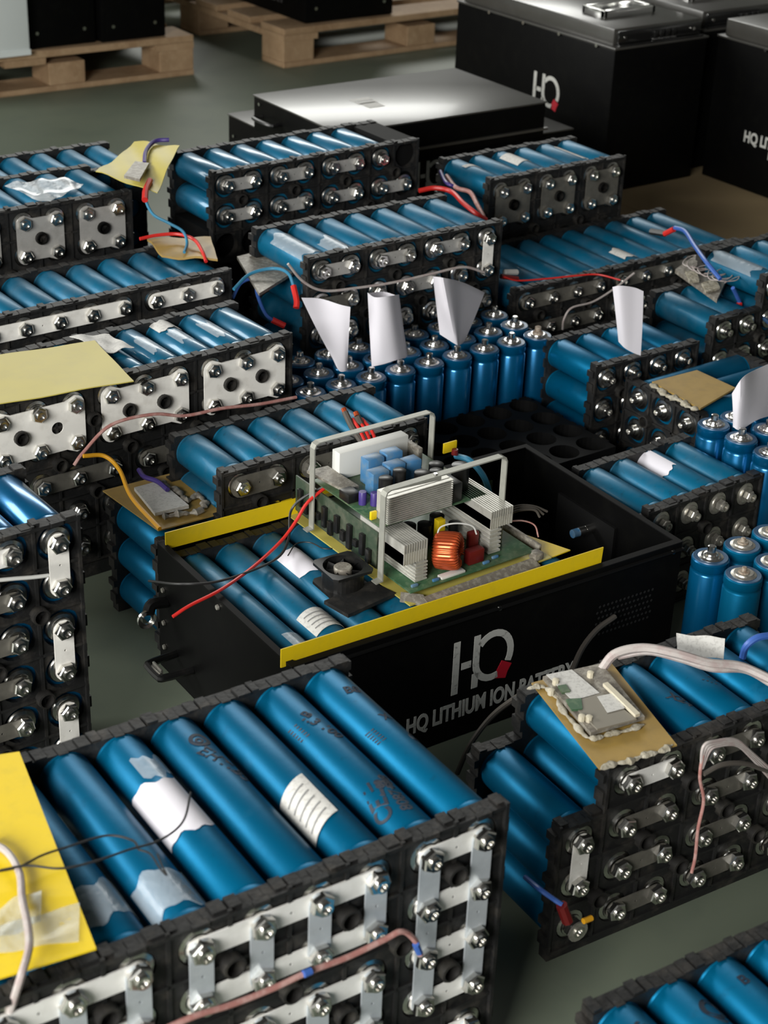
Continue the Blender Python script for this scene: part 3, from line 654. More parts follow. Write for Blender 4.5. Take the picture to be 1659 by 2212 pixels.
ORD = ['leftmost', 'second from left', 'third from left', 'fourth from left', 'fifth from left', 'sixth from left', 'seventh from left', 'eighth from left', 'rightmost']
ROWN = ['front row', 'second row', 'third row']
for j in range(3):
    for i in range(9):
        x = 1.077 + .0457 * i - (.004 if j else 0); y = 1.618 + .0443 * j
        stand(x, y, .018, '%s upright blue cell in the %s of the block with three papers' % (ORD[i], ROWN[j]), grp='upright cells in the block with papers', rusty=(i == 8 and j == 0))
tr = tray((1.077 , 1.618, .0002), {(i, -j) for i in range(9) for j in range(3)}, 'black cell tray under the upright cells with three papers', h=.0175)
for k, (i, j) in enumerate(((0, 0), (1, 0), (2, 0), (0, 1), (1, 1), (2, 1), (0, 2), (1, 2), (2, 2))):
    x = 1.444 + .0465 * i; y = 1.196 + .0458 * j
    if i == 1 and j == 2: x -= .008
    stand(x, y, .018, 'upright blue cell at the right edge, %s, %s of the group with the crumpled paper' % (('left', 'middle', 'right')[i], ('nearest row', 'middle row', 'rear row')[j]), grp='upright cells by the crumpled paper')
tray((1.444, 1.196, .0002), {(i, -j) for i in range(3) for j in range(3)}, 'black cell tray under the upright cells with the crumpled paper', h=.0175)
for (x, y, kd, lab) in ((1.204, 1.053, 'stud', 'nearest the open case, with a clean shiny stud'), (1.251, 1.053, 'flat', 'behind the shiny one, with a rusty centre'), (1.206, 1.008, 'flat', 'frontmost, with a rusty flat top'), (1.252, 1.010, 'flat', 'right beside the frontmost rusty one'), (1.297, 1.056, 'flat', 'furthest right at the picture edge'), (1.298, 1.012, 'flat', 'frontmost at the picture edge')):
    stand(x, y, .018, 'upright blue cell right of the open case, ' + lab, kind=kd, grp='upright cells right of the open case')
tray((1.205, 1.009, .0002), {(i, -j) for i in range(3) for j in range(2)}, 'black cell tray under the upright cells right of the open case', h=.0175)

# ------------------------------------------------------------------ papers
def curl_paper(label, base, top, seed=0, roll=.35, m=None):
    """upright paper: base and top = lists of points (left..right) swept between; slight roll"""
    bm = bmnew(); n = 10; g = {}; B = spline(base, 5); T_ = spline(top, 5); nn = len(B)
    for s_ in (0, 1):
        for i in range(nn):
            for j in range(n + 1):
                v = j / n; p = B[i].lerp(T_[i], v); d = Vector((-.6, -.8, 0)); p = p + d * (.004 * math.sin(PI * v) + s_ * .0004)
                g[s_, i, j] = bm.verts.new(p)
    for i in range(nn - 1):
        for j in range(n):
            for s_ in (0, 1): bm.faces.new((g[s_, i, j], g[s_, i + 1, j], g[s_, i + 1, j + 1], g[s_, i, j + 1]))
    for i in range(nn - 1):
        for j in (0, n): bm.faces.new((g[0, i, j], g[0, i + 1, j], g[1, i + 1, j], g[1, i, j]))
    for j in range(n):
        for i in (0, nn - 1): bm.faces.new((g[0, i, j], g[0, i, j + 1], g[1, i, j + 1], g[1, i, j]))
    return tag(to_obj('folded_paper', bm, M_PAPER), label, 'paper')
def yp(px, py, y, dy=0): v = aty(px, py, y + dy); return v
curl_paper('left folded white paper standing among the upright cells', [yp(717, 772, 1.645), yp(732, 800, 1.636), yp(745, 802, 1.636), yp(750, 798, 1.640)], [yp(651, 643, 1.680), yp(692, 645, 1.672), yp(735, 658, 1.650), yp(757, 663, 1.640)])
curl_paper('middle folded white paper with curled top among the upright cells', [yp(803, 792, 1.650), yp(830, 786, 1.640), yp(858, 777, 1.638), yp(881, 772, 1.650)], [yp(794, 632, 1.675), yp(810, 642, 1.650), yp(838, 640, 1.640), yp(862, 636, 1.655)])
curl_paper('curled flap behind the middle white paper among the upright cells', [yp(812, 700, 1.668), yp(834, 690, 1.672), yp(860, 680, 1.668)], [yp(795, 633, 1.676), yp(828, 630, 1.69), yp(862, 640, 1.662)])
curl_paper('right folded white paper with a sharp crease among the upright cells', [yp(950, 722, 1.655), yp(985, 744, 1.636), yp(992, 745, 1.640), yp(1002, 740, 1.650)], [yp(935, 597, 1.680), yp(957, 600, 1.650), yp(1000, 610, 1.672), yp(1047, 632, 1.690)])
curl_paper('folded white paper standing upright at the front of the bare-terminal pack', [yp(1336, 738, 1.515), yp(1350, 752, 1.506), yp(1368, 762, 1.500), yp(1384, 768, 1.495)], [yp(1323, 620, 1.522), yp(1340, 617, 1.512), yp(1370, 621, 1.506), yp(1390, 629, 1.500)])
curl_paper('crumpled white paper standing among the upright cells at the right edge', [yp(1583, 922, 1.262), yp(1600, 928, 1.256), yp(1640, 905, 1.262), yp(1700, 890, 1.28)], [yp(1581, 850, 1.270), yp(1605, 815, 1.262), yp(1640, 795, 1.278), yp(1700, 770, 1.29)])
def flat(name, px, z, m, label, cat, th=.0012, wob=0, seed=1):
    o = sheet(name, [at(a, b, zz) for (a, b), zz in zip(px, z if isinstance(z, (list, tuple)) else [z] * 4)], m, th, None, 10, wob, seed, Vector((0, 0, 1)))
    return tag(o, label, cat)
flat('insulation_sheet', [(-60, 778), (205, 737), (289, 825), (0, 873)], .2508, M_YELP, 'pale yellow sheet lying on the left end of the plate-faced pack', 'sheet', wob=.0008)
flat('paper_strip', [(150, 727), (235, 722), (290, 752), (225, 762)], .2495, M_LABEL, 'crumpled grey paper behind the pale yellow sheet', 'paper', .0008, .002)
flat('insulation_sheet', [(-80, 1645), (42, 1627), (208, 2052), (-20, 2122)], .2755, M_YEL, 'bright yellow sheet on the left end of the foreground pack', 'sheet', .0015)
flat('clear_tape', [(-30, 2010), (172, 1950), (170, 2035), (-30, 2060)], .2785, M_TAPE, 'strip of clear tape holding the cable to the bright yellow sheet', 'tape', .0004, .0012)
flat('clear_tape', [(-30, 1970), (90, 1925), (88, 1990), (-30, 2040)], .2800, M_TAPE, 'crumpled clear tape over the white cable on the bright yellow sheet', 'tape', .0006, .0025, 3)
flat('insulation_sheet', [(1408, 828), (1505, 803), (1588, 841), (1512, 886)], .1452, M_TAN, 'tan board on the sideways pack at the right', 'board', .0025)
bm = glue([at(a, b, .1455) for a, b in ((1408, 830), (1430, 848), (1455, 860), (1480, 873), (1506, 886))], .0050, 3)
tag(to_obj('glue_bead', bm, M_GLUE), 'lumpy grey glue along the left edge of the tan board', 'glue')
flat('plastic_bag', [(10, 400), (100, 385), (180, 395), (110, 440)], [.312, .318, .312, .313], M_BAG, 'clear plastic bag lying on the square-plate pack at the upper left', 'bag', .0006, .004, 5)
flat('insulation_sheet', [(207, 378), (290, 306), (388, 318), (340, 412)], [.320, .335, .345, .322], M_YELP, 'pale yellow sheet draped over the right end of the square-plate pack', 'sheet', .0012, .0035, 8)
flat('circuit_board', [(268, 385), (292, 354), (322, 358), (302, 393)], .3325, M_GREY, 'small grey board with white sticker on the draped yellow sheet', 'circuit board', .004)

# ------------------------------------------------------------------ open black case
ox, oy = .727, 1.1165; RZ = -2.0
case = empty('open_case', (ox, oy, 0), RZ, 'open black steel case with large white lettering on its front, lid off, in the middle of the picture', 'case')
def ct(v):                                                           # world point -> case frame
    d = Vector(v) - Vector((ox, oy, 0)); a = R(-RZ); return Vector((d.x * math.cos(a) - d.y * math.sin(a), d.x * math.sin(a) + d.y * math.cos(a), d.z))
CW, CD, CH, TH = .483, .272, .150, .0016
bm = bmnew(); box(bm, 0, CW, 0, CD, .001, .003); to_obj('base_panel', bm, M_BLACKI, case, False)
for nm, (x0, x1, y0, y1) in (('front_panel', (0, CW, 0, TH)), ('rear_panel', (0, CW, CD - TH, CD)), ('side_panel', (0, TH, TH, CD - TH)), ('side_panel', (CW - TH, CW, TH, CD - TH))):
    bm = bmnew(); box(bm, x0, x1, y0, y1, .001, CH); to_obj(nm, bm, M_BLACK, case, False)
bm = bmnew(); box(bm, 0, CW, -.001, .007, CH, CH + .0012); box(bm, 0, CW, CD - .007, CD, CH, CH + .0012); box(bm, 0, .007, .007, CD - .007, CH, CH + .0012); box(bm, CW - .007, CW, .007, CD - .007, CH, CH + .0012)
box(bm, -.0015, CW + .001, -.0032, 0, CH - .0085, CH - .0065); to_obj('rim', bm, M_BLACKI, case, False)
bm = bmnew()
for a in range(14):
    for b in range(6): lathe(bm, [(.0017, -.0004), (.0013, -.0005)], 'Y', 8, Matrix.Translation((.372 + a * .0056 + (b % 2) * .0028, 0, .068 + b * .0068)), False)
to_obj('vent_holes', bm, mat('vent void', (.0015, .0015, .0015), .9), case, False)
for xx, zz in ((.010, .142), (.24, .142), (.47, .142)): bm = bmnew(); lathe(bm, [(.0028, -.0004), (.0024, -.0022)], 'Y', 10, Matrix.Translation((xx, -.0005, zz))); to_obj('screw', bm, M_NUT, case)
for yy, zz in ((.012, .125), (.26, .10), (.26, .06), (.26, .03), (.14, .142)): bm = bmnew(); lathe(bm, [(.0030, -.0004), (.0026, -.0024)], 'X', 10, Matrix.Translation((0, yy, zz))); to_obj('screw', bm, M_CAP, case)
f = lambda u, v, d: (u, -d, v)
lx = ct(aty(968, 1510, 1.109)); 
logo_on(case, f, .187, .055, .062)
face_text(case, 'HQ LITHIUM ION BATTERY', .0265, lambda u, v, d: (.240 + u, -d, .034 + v), sx=.66)
bm = bmnew(); box(bm, .0, .0, 0, 0, 0, 0); bm.free()
bm = bmnew(); tube(bm, [(0, .235, .035), (-.032, .232, .035), (-.036, .226, .035), (-.036, .205, .035), (-.032, .200, .035), (0, .198, .035)], .0042, 8, 4); hnd = to_obj('handle', bm, M_PLAS2, case)
bm = bmnew(); box(bm, -.0325, -.0295, .206, .226, .029, .041, bev=.001); to_obj('chrome_insert', bm, M_CAP, hnd)
bm = bmnew(); tube(bm, [(0, .255, .088), (-.016, .255, .090), (-.022, .253, .082)], .0065, 8, 4); lg = to_obj('cable_gland', bm, M_PLAS2, case)
bm = bmnew(); lathe(bm, [(.0105, 0), (.0105, .003), (.0055, .003), (.0055, 0)], 'Y', 18, Matrix.Translation((-.026, .247, .078)), False, False); to_obj('ring_lug', bm, M_NUT, lg)
# fittings inside the empty right end
bm = bmnew(); box(bm, .392, .432, CD - .006, CD - .004, .075, .118); pb = to_obj('terminal_board', bm, M_PCB, case)
bm = bmnew(); box(bm, .397, .410, CD - .018, CD - .006, .085, .098, bev=.002); to_obj('connector', bm, mat('teal plastic', (.05, .2, .17), .4), pb)
bm = bmnew(); lathe(bm, [(.006, 0), (.0055, .010), (.003, .012)], 'Z', 12, Matrix.Translation((.404, CD - .012, .100))); to_obj('screw_head', bm, M_COPPER, pb)
bm = bmnew(); box(bm, CW - .006, CW - .002, .10, .20, .03, .12); sp = to_obj('inner_plate', bm, M_BLACKI, case, False)
bm = bmnew(); lathe(bm, [(.0055, 0), (.0055, .012)], 'X', 12, Matrix.Translation((CW - .018, .135, .105))); lathe(bm, [(.0058, 0), (.0054, .010)], 'X', 12, Matrix.Translation((CW - .028, .135, .105))); to_obj('fuse_connector', bm, M_NUT, sp)
bm = bmnew(); lathe(bm, [(.0050, 0), (.0050, .008)], 'X', 12, Matrix.Translation((CW - .036, .135, .105))); to_obj('blue_sleeve', bm, M_CAPB, sp)

# long cells in the case
t, put = pack('pack of long blue cells inside the open black case', (.758, 1.1270, .1232), -1.2, grid(0, 7, 0, 2), L=.240, seed=41, film=M_DUSTY, noterm=tuple(grid(0, 7, 0, 2)), noposts=True, zb=.004)
wrap_patch(t, put, 1, 0, .035, .072, -50, 70, M_LABEL, 'printed_label', r=.0211, skew=.004)
for k in range(4): wrap_patch(t, put, 1, 0, .041 + k * .007, .0422 + k * .007, -35, 50, mat('grey print', (.22, .22, .22), .6), 'label_print', r=.0216)
wrap_patch(t, put, 2, 0, .135, .185, -50, 75, M_PAPER, 'paper_sticker', rag=.003, seed=3)
wrap_patch(t, put, 0, 0, .018, .045, -10, 70, M_TAPE, 'clear_tape', r=.0209)

def ptsheet(name, pts, m, label, cat, th, n_): return tag(to_obj(name, prism(bmnew(), pts, n_, th), m, None, False), label, cat)
ptsheet('insulation_strip', [(.722, 1.1262, .146), (1.106, 1.1132, .146), (1.108, 1.1138, .1665), (.7225, 1.1268, .1655)], M_YEL, 'bright yellow strip standing along the front rim of the open case', 'sheet', .0012, (0, 1, 0))
ptsheet('insulation_strip', [(.741, 1.3795, .146), (.900, 1.374, .146), (.900, 1.374, .1655), (.741, 1.3795, .1655)], M_YEL, 'bright yellow strip standing along the rear left rim of the open case', 'sheet', .0012, (0, -1, 0))
flat('insulation_sheet', [(607, 1085), (742, 1022), (1232, 1190), (1020, 1272)], .1440, M_YEL, 'yellow sheet under the inverter circuit board in the open case', 'sheet', .0012)

# ------------------------------------------------------------------ inverter module
IO = Vector((.886, 1.135, .1455))
inv = empty('inverter_module', IO, 0, 'inverter module of circuit boards, heat sinks and copper coil under two metal brackets on the open case', 'circuit board')
def ip(name, bm, m, parent=None, smooth=True):
    if parent is None or parent is inv: bmesh.ops.translate(bm, vec=-IO, verts=bm.verts); return to_obj(name, bm, m, inv, smooth)
    bmesh.ops.translate(bm, vec=-IO, verts=bm.verts); return to_obj(name, bm, m, parent, smooth)
def ibox(name, x0, x1, y0, y1, z0, z1, m, parent=None, bev=.0006): return ip(name, box(bmnew(), x0, x1, y0, y1, z0, z1, bev=bev), m, parent)
bm = bmnew(); box(bm, .889, 1.072, 1.152, 1.395, .1456, .1470); ip('base_tray', bm, M_YELP, smooth=False)
bm = bmnew(); prism(bm, [(.905, 1.136, .1452), (1.052, 1.146, .1452), (1.050, 1.156, .1500), (.905, 1.152, .1500)], (0, .2, 1), .0014); prism(bm, [(.886, 1.165, .1452), (.905, 1.139, .1452), (.908, 1.156, .1500), (.892, 1.172, .1500)], (0, .1, 1), .0014)
ip('front_flange', bm, M_GREY, smooth=False)
pcb = ibox('main_board', .895, 1.056, 1.160, 1.370, .1540, .1558, M_PCB)
bm = bmnew(); 
for i in range(14): lathe(bm, [(.0022, 0), (.0020, .006), (.001, .0065)], n=8, M=Matrix.Translation((.898 + (i % 2) * .003, 1.225 + i * .009, .1558)))
ip('solder_pins', bm, M_GREY, pcb)
def bracket(x0, x1, y, z0, z1, dz=0):
    bm = bmnew(); c = .006
    ribbon(bm, [(x0 - .008, y, z0), (x0, y, z0 + .001), (x0, y, z1 - c), (x0 + c * .3, y, z1 - c * .3), (x0 + c, y, z1), (x1 - c, y, z1), (x1 - c * .3, y, z1 - c * .3), (x1, y, z1 - c), (x1, y, z0)], .0085, .0014, (0, 1, 0)); return bm
b1 = ip('bracket', bracket(.883, 1.035, 1.195, .156, .2575), M_BRK, smooth=False)
ip('bracket_screw', lathe(bmnew(), [(.0024, 0), (.002, .0016)], n=10, M=Matrix.Translation((.946, 1.195, .2580))), M_NUT, b1)
bm = bmnew(); prism(bm, [(.884, 1.1905, .2574), (.950, 1.1905, .2532), (.950, 1.1905, .2574)], (0, 1, 0), .0012); ip('bracket_web', bm, M_BRK, b1, False)
ip('bracket', bracket(.884, 1.038, 1.322, .156, .2560), M_BRK, smooth=False)
def heatsink(x0, x1, y0, y1, z0, z1, zlow, along='y', n=9, foot=None, name='heat_sink'):
    bm = bmnew(); p = (x1 - x0) / n
    for i in range(n): xx = x0 + i * p; box(bm, xx, xx + p * .55, y0, y1, zlow, z1)
    box(bm, x0, x1 - p * .4, y0 + .0008, y1, zlow, z1 - (z1 - zlow) * .45); 
    if foot:
        fx0, fx1 = foot; box(bm, fx0, fx1, y0 + .002, y1, z0, zlow)
        k = 6
        for i in range(k): zz = z0 + (zlow - z0) * i / k; box(bm, fx0 - .002, fx1 + .003, y0, y1, zz, zz + (zlow - z0) / k * .45)
    return ip(name, bm, M_ALU, smooth=False)
heatsink(.894, .924, 1.172, 1.248, .157, .203, .180, n=10, foot=(.911, .921))
heatsink(1.008, 1.038, 1.178, 1.262, .157, .206, .186, n=10, foot=(1.010, 1.020))
up = ibox('upper_board', .893, 1.030, 1.212, 1.335, .2045, .2060, M_PCB)
bm = bmnew(); box(bm, .902, .981, 1.2160, 1.232, .2062, .2370)
for i in range(13): z = .2066 + i * .0024; box(bm, .901, .982, 1.2105, 1.2160, z, z + .0011)
ip('finned_block', bm, M_ALU, up, False)
ibox('relay_block', .983, .997, 1.214, 1.236, .2062, .228, M_PLAS2, up)
# parts on top of the upper board
wb = ibox('white_transformer', .915, 1.004, 1.318, 1.332, .2062, .2375, M_WHITE, up, .001); ibox('transformer_core', 1.0042, 1.010, 1.300, 1.332, .2062, .228, M_GREY, up)
for k, (x, y, zt) in enumerate(((.934, 1.276, .236), (.956, 1.278, .238), (.978, 1.280, .236), (.943, 1.298, .240), (.968, 1.300, .240))):
    ibox('film_capacitor', x - .0105, x + .0105, y - .0075, y + .0075, .2062, zt - .004, M_CAPB, up, .0015)
for (x, y, r_, h_) in ((.930, 1.256, .0075, .026), (.950, 1.260, .007, .028), (.972, 1.250, .0085, .024), (.992, 1.252, .0075, .020), (.949, 1.248, .006, .018), (1.004, 1.268, .008, .018), (1.014, 1.240, .0095, .026)):
    ip('electrolytic_capacitor', lathe(bmnew(), [(r_, .2062), (r_, .2062 + h_), (r_ * .9, .2067 + h_)], n=16, M=Matrix.Translation((x, y, 0))), M_PLAS2, up)
for (x, y) in ((.906, 1.262), (.915, 1.254), (.922, 1.246)):
    ip('electrolytic_capacitor', lathe(bmnew(), [(.0042, .2062), (.0042, .220), (.0038, .2205)], n=14, M=Matrix.Translation((x, y, 0))), M_PURP, up)
bm = bmnew(); prism(bm, [(.889, 1.340, .2125), (.914, 1.338, .2125), (.918, 1.286, .2105), (.900, 1.286, .2105)], (0, 0, 1), .003); ip('grey_plate', bm, M_GREY, up, False)
ibox('terminal_block', .893, .908, 1.268, 1.286, .2062, .2165, M_PLAS2, up, .001)
ibox('yellow_tab', .893, .900, 1.228, 1.231, .2062, .215, M_YEL, up, .0003)
# parts on the main board
for (x, y, r_, h_, m_) in ((.935, 1.232, .007, .020, M_PLAS2), (.950, 1.240, .008, .024, M_PLAS2), (.968, 1.236, .008, .022, M_PLAS2), (.985, 1.238, .008, .026, M_PLAS2), (.945, 1.215, .004, .014, M_CAP), (.978, 1.205, .0045, .012, M_CAP), (.998, 1.225, .006, .020, M_PLAS2)):
    ip('electrolytic_capacitor', lathe(bmnew(), [(r_, .1558), (r_, .1558 + h_), (r_ * .9, .1562 + h_)], n=16, M=Matrix.Translation((x, y, 0))), m_, pcb)
for (x, y, z1) in ((.935, 1.222, .182), (.978, 1.224, .186), (.940, 1.206, .174)):
    ibox('yellow_transformer', x - .0045, x + .0045, y - .004, y + .004, .1558, z1, M_YEL, pcb, .0006)
ibox('red_capacitor', .976, .996, 1.170, 1.180, .1562, .172, M_RED, pcb, .0015); ibox('red_capacitor', .992, 1.004, 1.190, 1.197, .1562, .180, M_RED, pcb, .0015)
ibox('red_capacitor', .921, .927, 1.176, 1.190, .1562, .172, M_RED, pcb, .0012)
ibox('side_board', .8915, .8935, 1.215, 1.365, .157, .1985, mat('dusty dark circuit board', (.030, .050, .030), .5, noise=[(60, .45, .7, (.11, .11, .08), .7)]), None, .0003)
bm = bmnew()
for i in range(12): box(bm, .887, .8912, 1.222 + i * .0115, 1.229 + i * .0115, .160 + (i % 3) * .004, .176 + (i % 2) * .012, bev=.0008)
ip('side_chips', bm, M_PLAS2)
for (x, y, z) in ((.905, 1.167, .1558), (.995, 1.166, .1558), (1.01, 1.170, .1558), (.93, 1.165, .1558)): ibox('resistor', x - .004, x + .004, y - .0015, y + .0015, z, z + .003, M_CAPB, pcb, .0008)
# copper coil
def coil(cx, cy, cz, Ro, Ri, wd, ax):
    bm = bmnew(); n = 130; prof = []; k = 16
    for j in range(k): a = 2 * PI * j / k; ca, sa = math.cos(a), math.sin(a); q = (abs(ca) ** 4 + abs(sa) ** 4) ** -.25; prof.append((ca * q, sa * q))
    M = Vector((0, 0, 1)).rotation_difference(Vector(ax)).to_matrix().to_4x4(); M = Matrix.Translation((cx, cy, cz)) @ M; rings = []
    for i in range(n):
        a = 2 * PI * i / n; b = 1 + .045 * (1 if i % 4 < 2 else -1); rm = (Ro + Ri) / 2; rt = (Ro - Ri) / 2 * b; h = wd / 2 * b
        if i * 360 / n > 318: b *= .80; rt *= .8; h *= .8
        rings.append([bm.verts.new(M @ Vector(((rm + rt * p) * math.cos(a), (rm + rt * p) * math.sin(a), h * q))) for p, q in prof])
    for i in range(n):
        for j in range(k): bm.faces.new((rings[i][j], rings[(i + 1) % n][j], rings[(i + 1) % n][(j + 1) % k], rings[i][(j + 1) % k]))
    return bm
cb = ip('copper_coil', coil(.954, 1.178, .1775, .0195, .0070, .026, (.62, -.75, .1)), M_COPPER)
ibox('coil_base', .936, .966, 1.1625, 1.1705, .1558, .1585, M_WHITE, pcb, .0006)
ip('white_lead', tube(bmnew(), [(.945, 1.186, .190), (.952, 1.190, .199), (.968, 1.186, .201), (.985, 1.180, .196), (.990, 1.178, .186)], .0009, 6), M_WHITE, cb)
ibox('frame_rail', 1.066, 1.0695, 1.166, 1.262, .1470, .1565, M_GREY, None, .0005)
ibox('corner_clip', 1.050, 1.062, 1.152, 1.164, .1470, .1560, M_GREY, None, .002)
ibox('yellow_flag', 1.048, 1.066, 1.312, 1.314, .2060, .2180, M_YEL, up, .0003)
ip('red_terminal', lathe(bmnew(), [(.004, 0), (.0035, .006)], n=10, M=Matrix.Translation((1.058, 1.305, .2062))), M_RED, up)

# cooling fan
FO = Vector((.856, 1.222, .1440))
fan = empty('cooling_fan', FO, -3, 'small black square cooling fan lying on the cells left of the inverter module', 'fan')
bm = bmnew(); s_ = .0235; N = 32; rr = .0205
for zz0, zz1 in ((0, .003), (.0215, .0245)):
    ring = {}
    for zi, z in enumerate((zz0, zz1)):
        for w_ in (0, 1):
            ring[zi, w_] = []
            for k in range(N):
                a = 2 * PI * k / N + PI / N; q = rr if w_ == 0 else s_ / max(abs(math.cos(a)), abs(math.sin(a))); ring[zi, w_].append(bm.verts.new((q * math.cos(a), q * math.sin(a), z)))
    for k in range(N):
        q = (k + 1) % N
        for zi in (0, 1): bm.faces.new((ring[zi, 0][k], ring[zi, 0][q], ring[zi, 1][q], ring[zi, 1][k]))
        for w_ in (0, 1): bm.faces.new((ring[0, w_][k], ring[0, w_][q], ring[1, w_][q], ring[1, w_][k]))
lathe(bm, [(.0215, .003), (.0215, .0215), (.0205, .0215), (.0205, .003), (.0215, .003)], n=32, cap0=False, cap1=False)
to_obj('frame', bm, M_PLAS2, fan, False)
bm = bmnew(); lathe(bm, [(.0095, .004), (.0095, .0225), (.0085, .0235)], n=24); hub = to_obj('hub', bm, M_GREY, fan)
bm = bmnew()
for k in range(7):
    a = 2 * PI * k / 7; q = [Vector((.009 * math.cos(a), .009 * math.sin(a), .020)), Vector((.0195 * math.cos(a + .1), .0195 * math.sin(a + .1), .0205)), Vector((.0195 * math.cos(a + .75), .0195 * math.sin(a + .75), .009)), Vector((.009 * math.cos(a + .75), .009 * math.sin(a + .75), .008))]
    prism(bm, q, (0, 0, 1), .0010)
to_obj('blades', bm, M_PLAS2, fan, False)
flat('foam_pad', [(700, 1305), (800, 1262), (855, 1288), (752, 1335)], .1440, M_PLAS, 'flat black moulded piece in front of the small cooling fan', 'bracket', .004)

# ------------------------------------------------------------------ circuit boards lying on packs
def board(label, px, z, stick, zt=.004):
    t = flat('circuit_board', px, z, M_GREY, label, 'circuit board', .003); return t
flat('insulation_sheet', [(1148, 1478), (1318, 1432), (1462, 1612), (1295, 1664)], .1945, M_TAN, 'tan sheet under the circuit board on the stepped pack', 'sheet', .0015)
bd = flat('circuit_board', [(1172, 1468), (1298, 1440), (1392, 1555), (1275, 1590)], .1990, M_GREY, 'dusty circuit board with white sticker on the stepped pack at the lower right', 'circuit board', .0035)
def on(px, py, z): return at(px, py, z)
def sub(name, px, z, m, th, parent): o = sheet(name, [at(a, b, z) for a, b in px], m, th, None, 4, 0, 1, Vector((0, 0, 1))); o.parent = parent; return o
sub('white_sticker', [(1180, 1458), (1235, 1447), (1295, 1497), (1237, 1514)], .2040, M_LABEL, .0004, bd)
sub('heat_spreader', [(1232, 1520), (1300, 1500), (1375, 1556), (1290, 1578)], .2030, mat('grey metal cover', (.24, .22, .18), .5, .3), .0016, bd)
sub('printed_label', [(1290, 1505), (1330, 1496), (1350, 1530), (1312, 1540)], .2050, M_LABEL, .0003, bd)
for q in ([(1302, 1482), (1312, 1479), (1382, 1547), (1372, 1551)],): sub('pin_header', q, .2040, mat('cream plastic', (.55, .50, .38), .5), .003, bd)
for q in ([(1222, 1514), (1255, 1512), (1258, 1535), (1235, 1537)], [(1205, 1485), (1222, 1482), (1232, 1497), (1214, 1500)]): sub('chip', q, .2035, M_PCB, .002, bd)
for k, (px_, py_) in enumerate(((1272, 1558), (1190, 1500), (1200, 1478), (1275, 1462), (1256, 1556))):
    bm = bmnew(); lathe(bm, [(.003, 0), (.003, .005), (.0015, .0055)], n=8, M=Matrix.Translation(at(px_, py_, .2025))); to_obj('component', bm, mat('cream plastic', (.55, .50, .38), .5), bd)
q_ = random.Random(4)
bm = glue([at(a, b, .1975) for a, b in ((1140, 1490), (1170, 1482), (1200, 1505), (1225, 1545), (1262, 1588), (1300, 1592), (1340, 1580), (1392, 1566))], .0030, 5)
tag(to_obj('glue_bead', bm, M_GLUE), 'dusty dried glue around the circuit board on the stepped pack', 'glue')
bm = glue([at(a, b, .1965) for a, b in ((1296, 1662), (1340, 1648), (1380, 1638), (1420, 1624), (1455, 1610))], .0032, 6)
tag(to_obj('glue_bead', bm, M_GLUE), 'dusty glue bead along the near edge of the tan sheet on the stepped pack', 'glue')
flat('paper_tag', [(1463, 1410), (1563, 1424), (1566, 1381), (1461, 1368)], [.200, .200, .215, .216], M_LABEL, 'cream paper tag at the right edge, above the white cable bundle', 'paper', .0006, .001)
# yellow board on the small pack behind the case
flat('insulation_sheet', [(222, 1062), (380, 1022), (500, 1105), (342, 1148)], .1438, M_TAN, 'yellow-brown sheet with a dusty board behind the left corner of the open case', 'sheet', .0015)
bd = flat('circuit_board', [(290, 1060), (345, 1045), (408, 1098), (335, 1115)], .1480, M_LABEL, 'pale label-covered board on the yellow-brown sheet behind the open case', 'circuit board', .004)
bm = glue([at(a, b, .1485) for a, b in ((350, 1115), (385, 1112), (425, 1105), (445, 1090), (425, 1072), (400, 1080), (380, 1060), (350, 1040))], .0045, 8)
tag(to_obj('glue_bead', bm, M_GREY), 'clumped grey glue beside the pale board behind the open case', 'glue')
# board on the right edge pack
bd = flat('circuit_board', [(1458, 590), (1500, 560), (1570, 608), (1548, 655)], .1790, M_GREY, 'dusty brown circuit board under the thin wire tangle at the right edge', 'circuit board', .006)
for k, q in enumerate(([(1480, 590), (1505, 590), (1510, 610), (1490, 612)], [(1515, 615), (1545, 605), (1555, 625), (1525, 635)])): sub('chip', q, .1855, M_GLUE, .003, bd)
# debris between packs upper middle
bd = flat('circuit_board', [(318, 520), (455, 515), (470, 565), (350, 555)], .2590, M_TAN, 'brown board with red and blue wires between the two upper left packs', 'circuit board', .003, .002)
bd2 = flat('circuit_board', [(512, 560), (590, 540), (640, 590), (560, 640)], .235, M_GREY, 'dark board with loops of blue wire left of the middle pack', 'circuit board', .004)

# ------------------------------------------------------------------ wires
def wire(label, pts, r, m, name='wire', cat='wire', parts=()):
    o = tag(to_obj(name, tube(bmnew(), pts, r, 8), m), label, cat)
    for nm, pp, rr, mm in parts: to_obj(nm, tube(bmnew(), pp, rr, 8), mm, o)
    return o
A = lambda z, *q: [at(x, y, z) for x, y in q]
Y = lambda y, *q: [aty(x, v, y) for x, v in q]
wire('white twisted wire sagging along the front of the middle pack', Y(1.712, (622, 570), (655, 608), (700, 628), (770, 622), (850, 610), (930, 592), (1000, 577), (1045, 588)), .0018, M_WIRE_W)
wire('pinkish wire running along the lower edge of the plate-faced pack', Y(1.560, (160, 1005), (182, 975), (240, 918), (330, 895), (400, 898), (480, 882), (560, 873), (640, 858)), .0020, M_WIRE_P)
wire('orange wire dropping from the plate-faced pack to the open case', [at(180, 985, .19), at(225, 985, .185), at(258, 1015, .175), at(285, 1075, .165), at(345, 1142, .158)], .0024, M_WIRE_O)
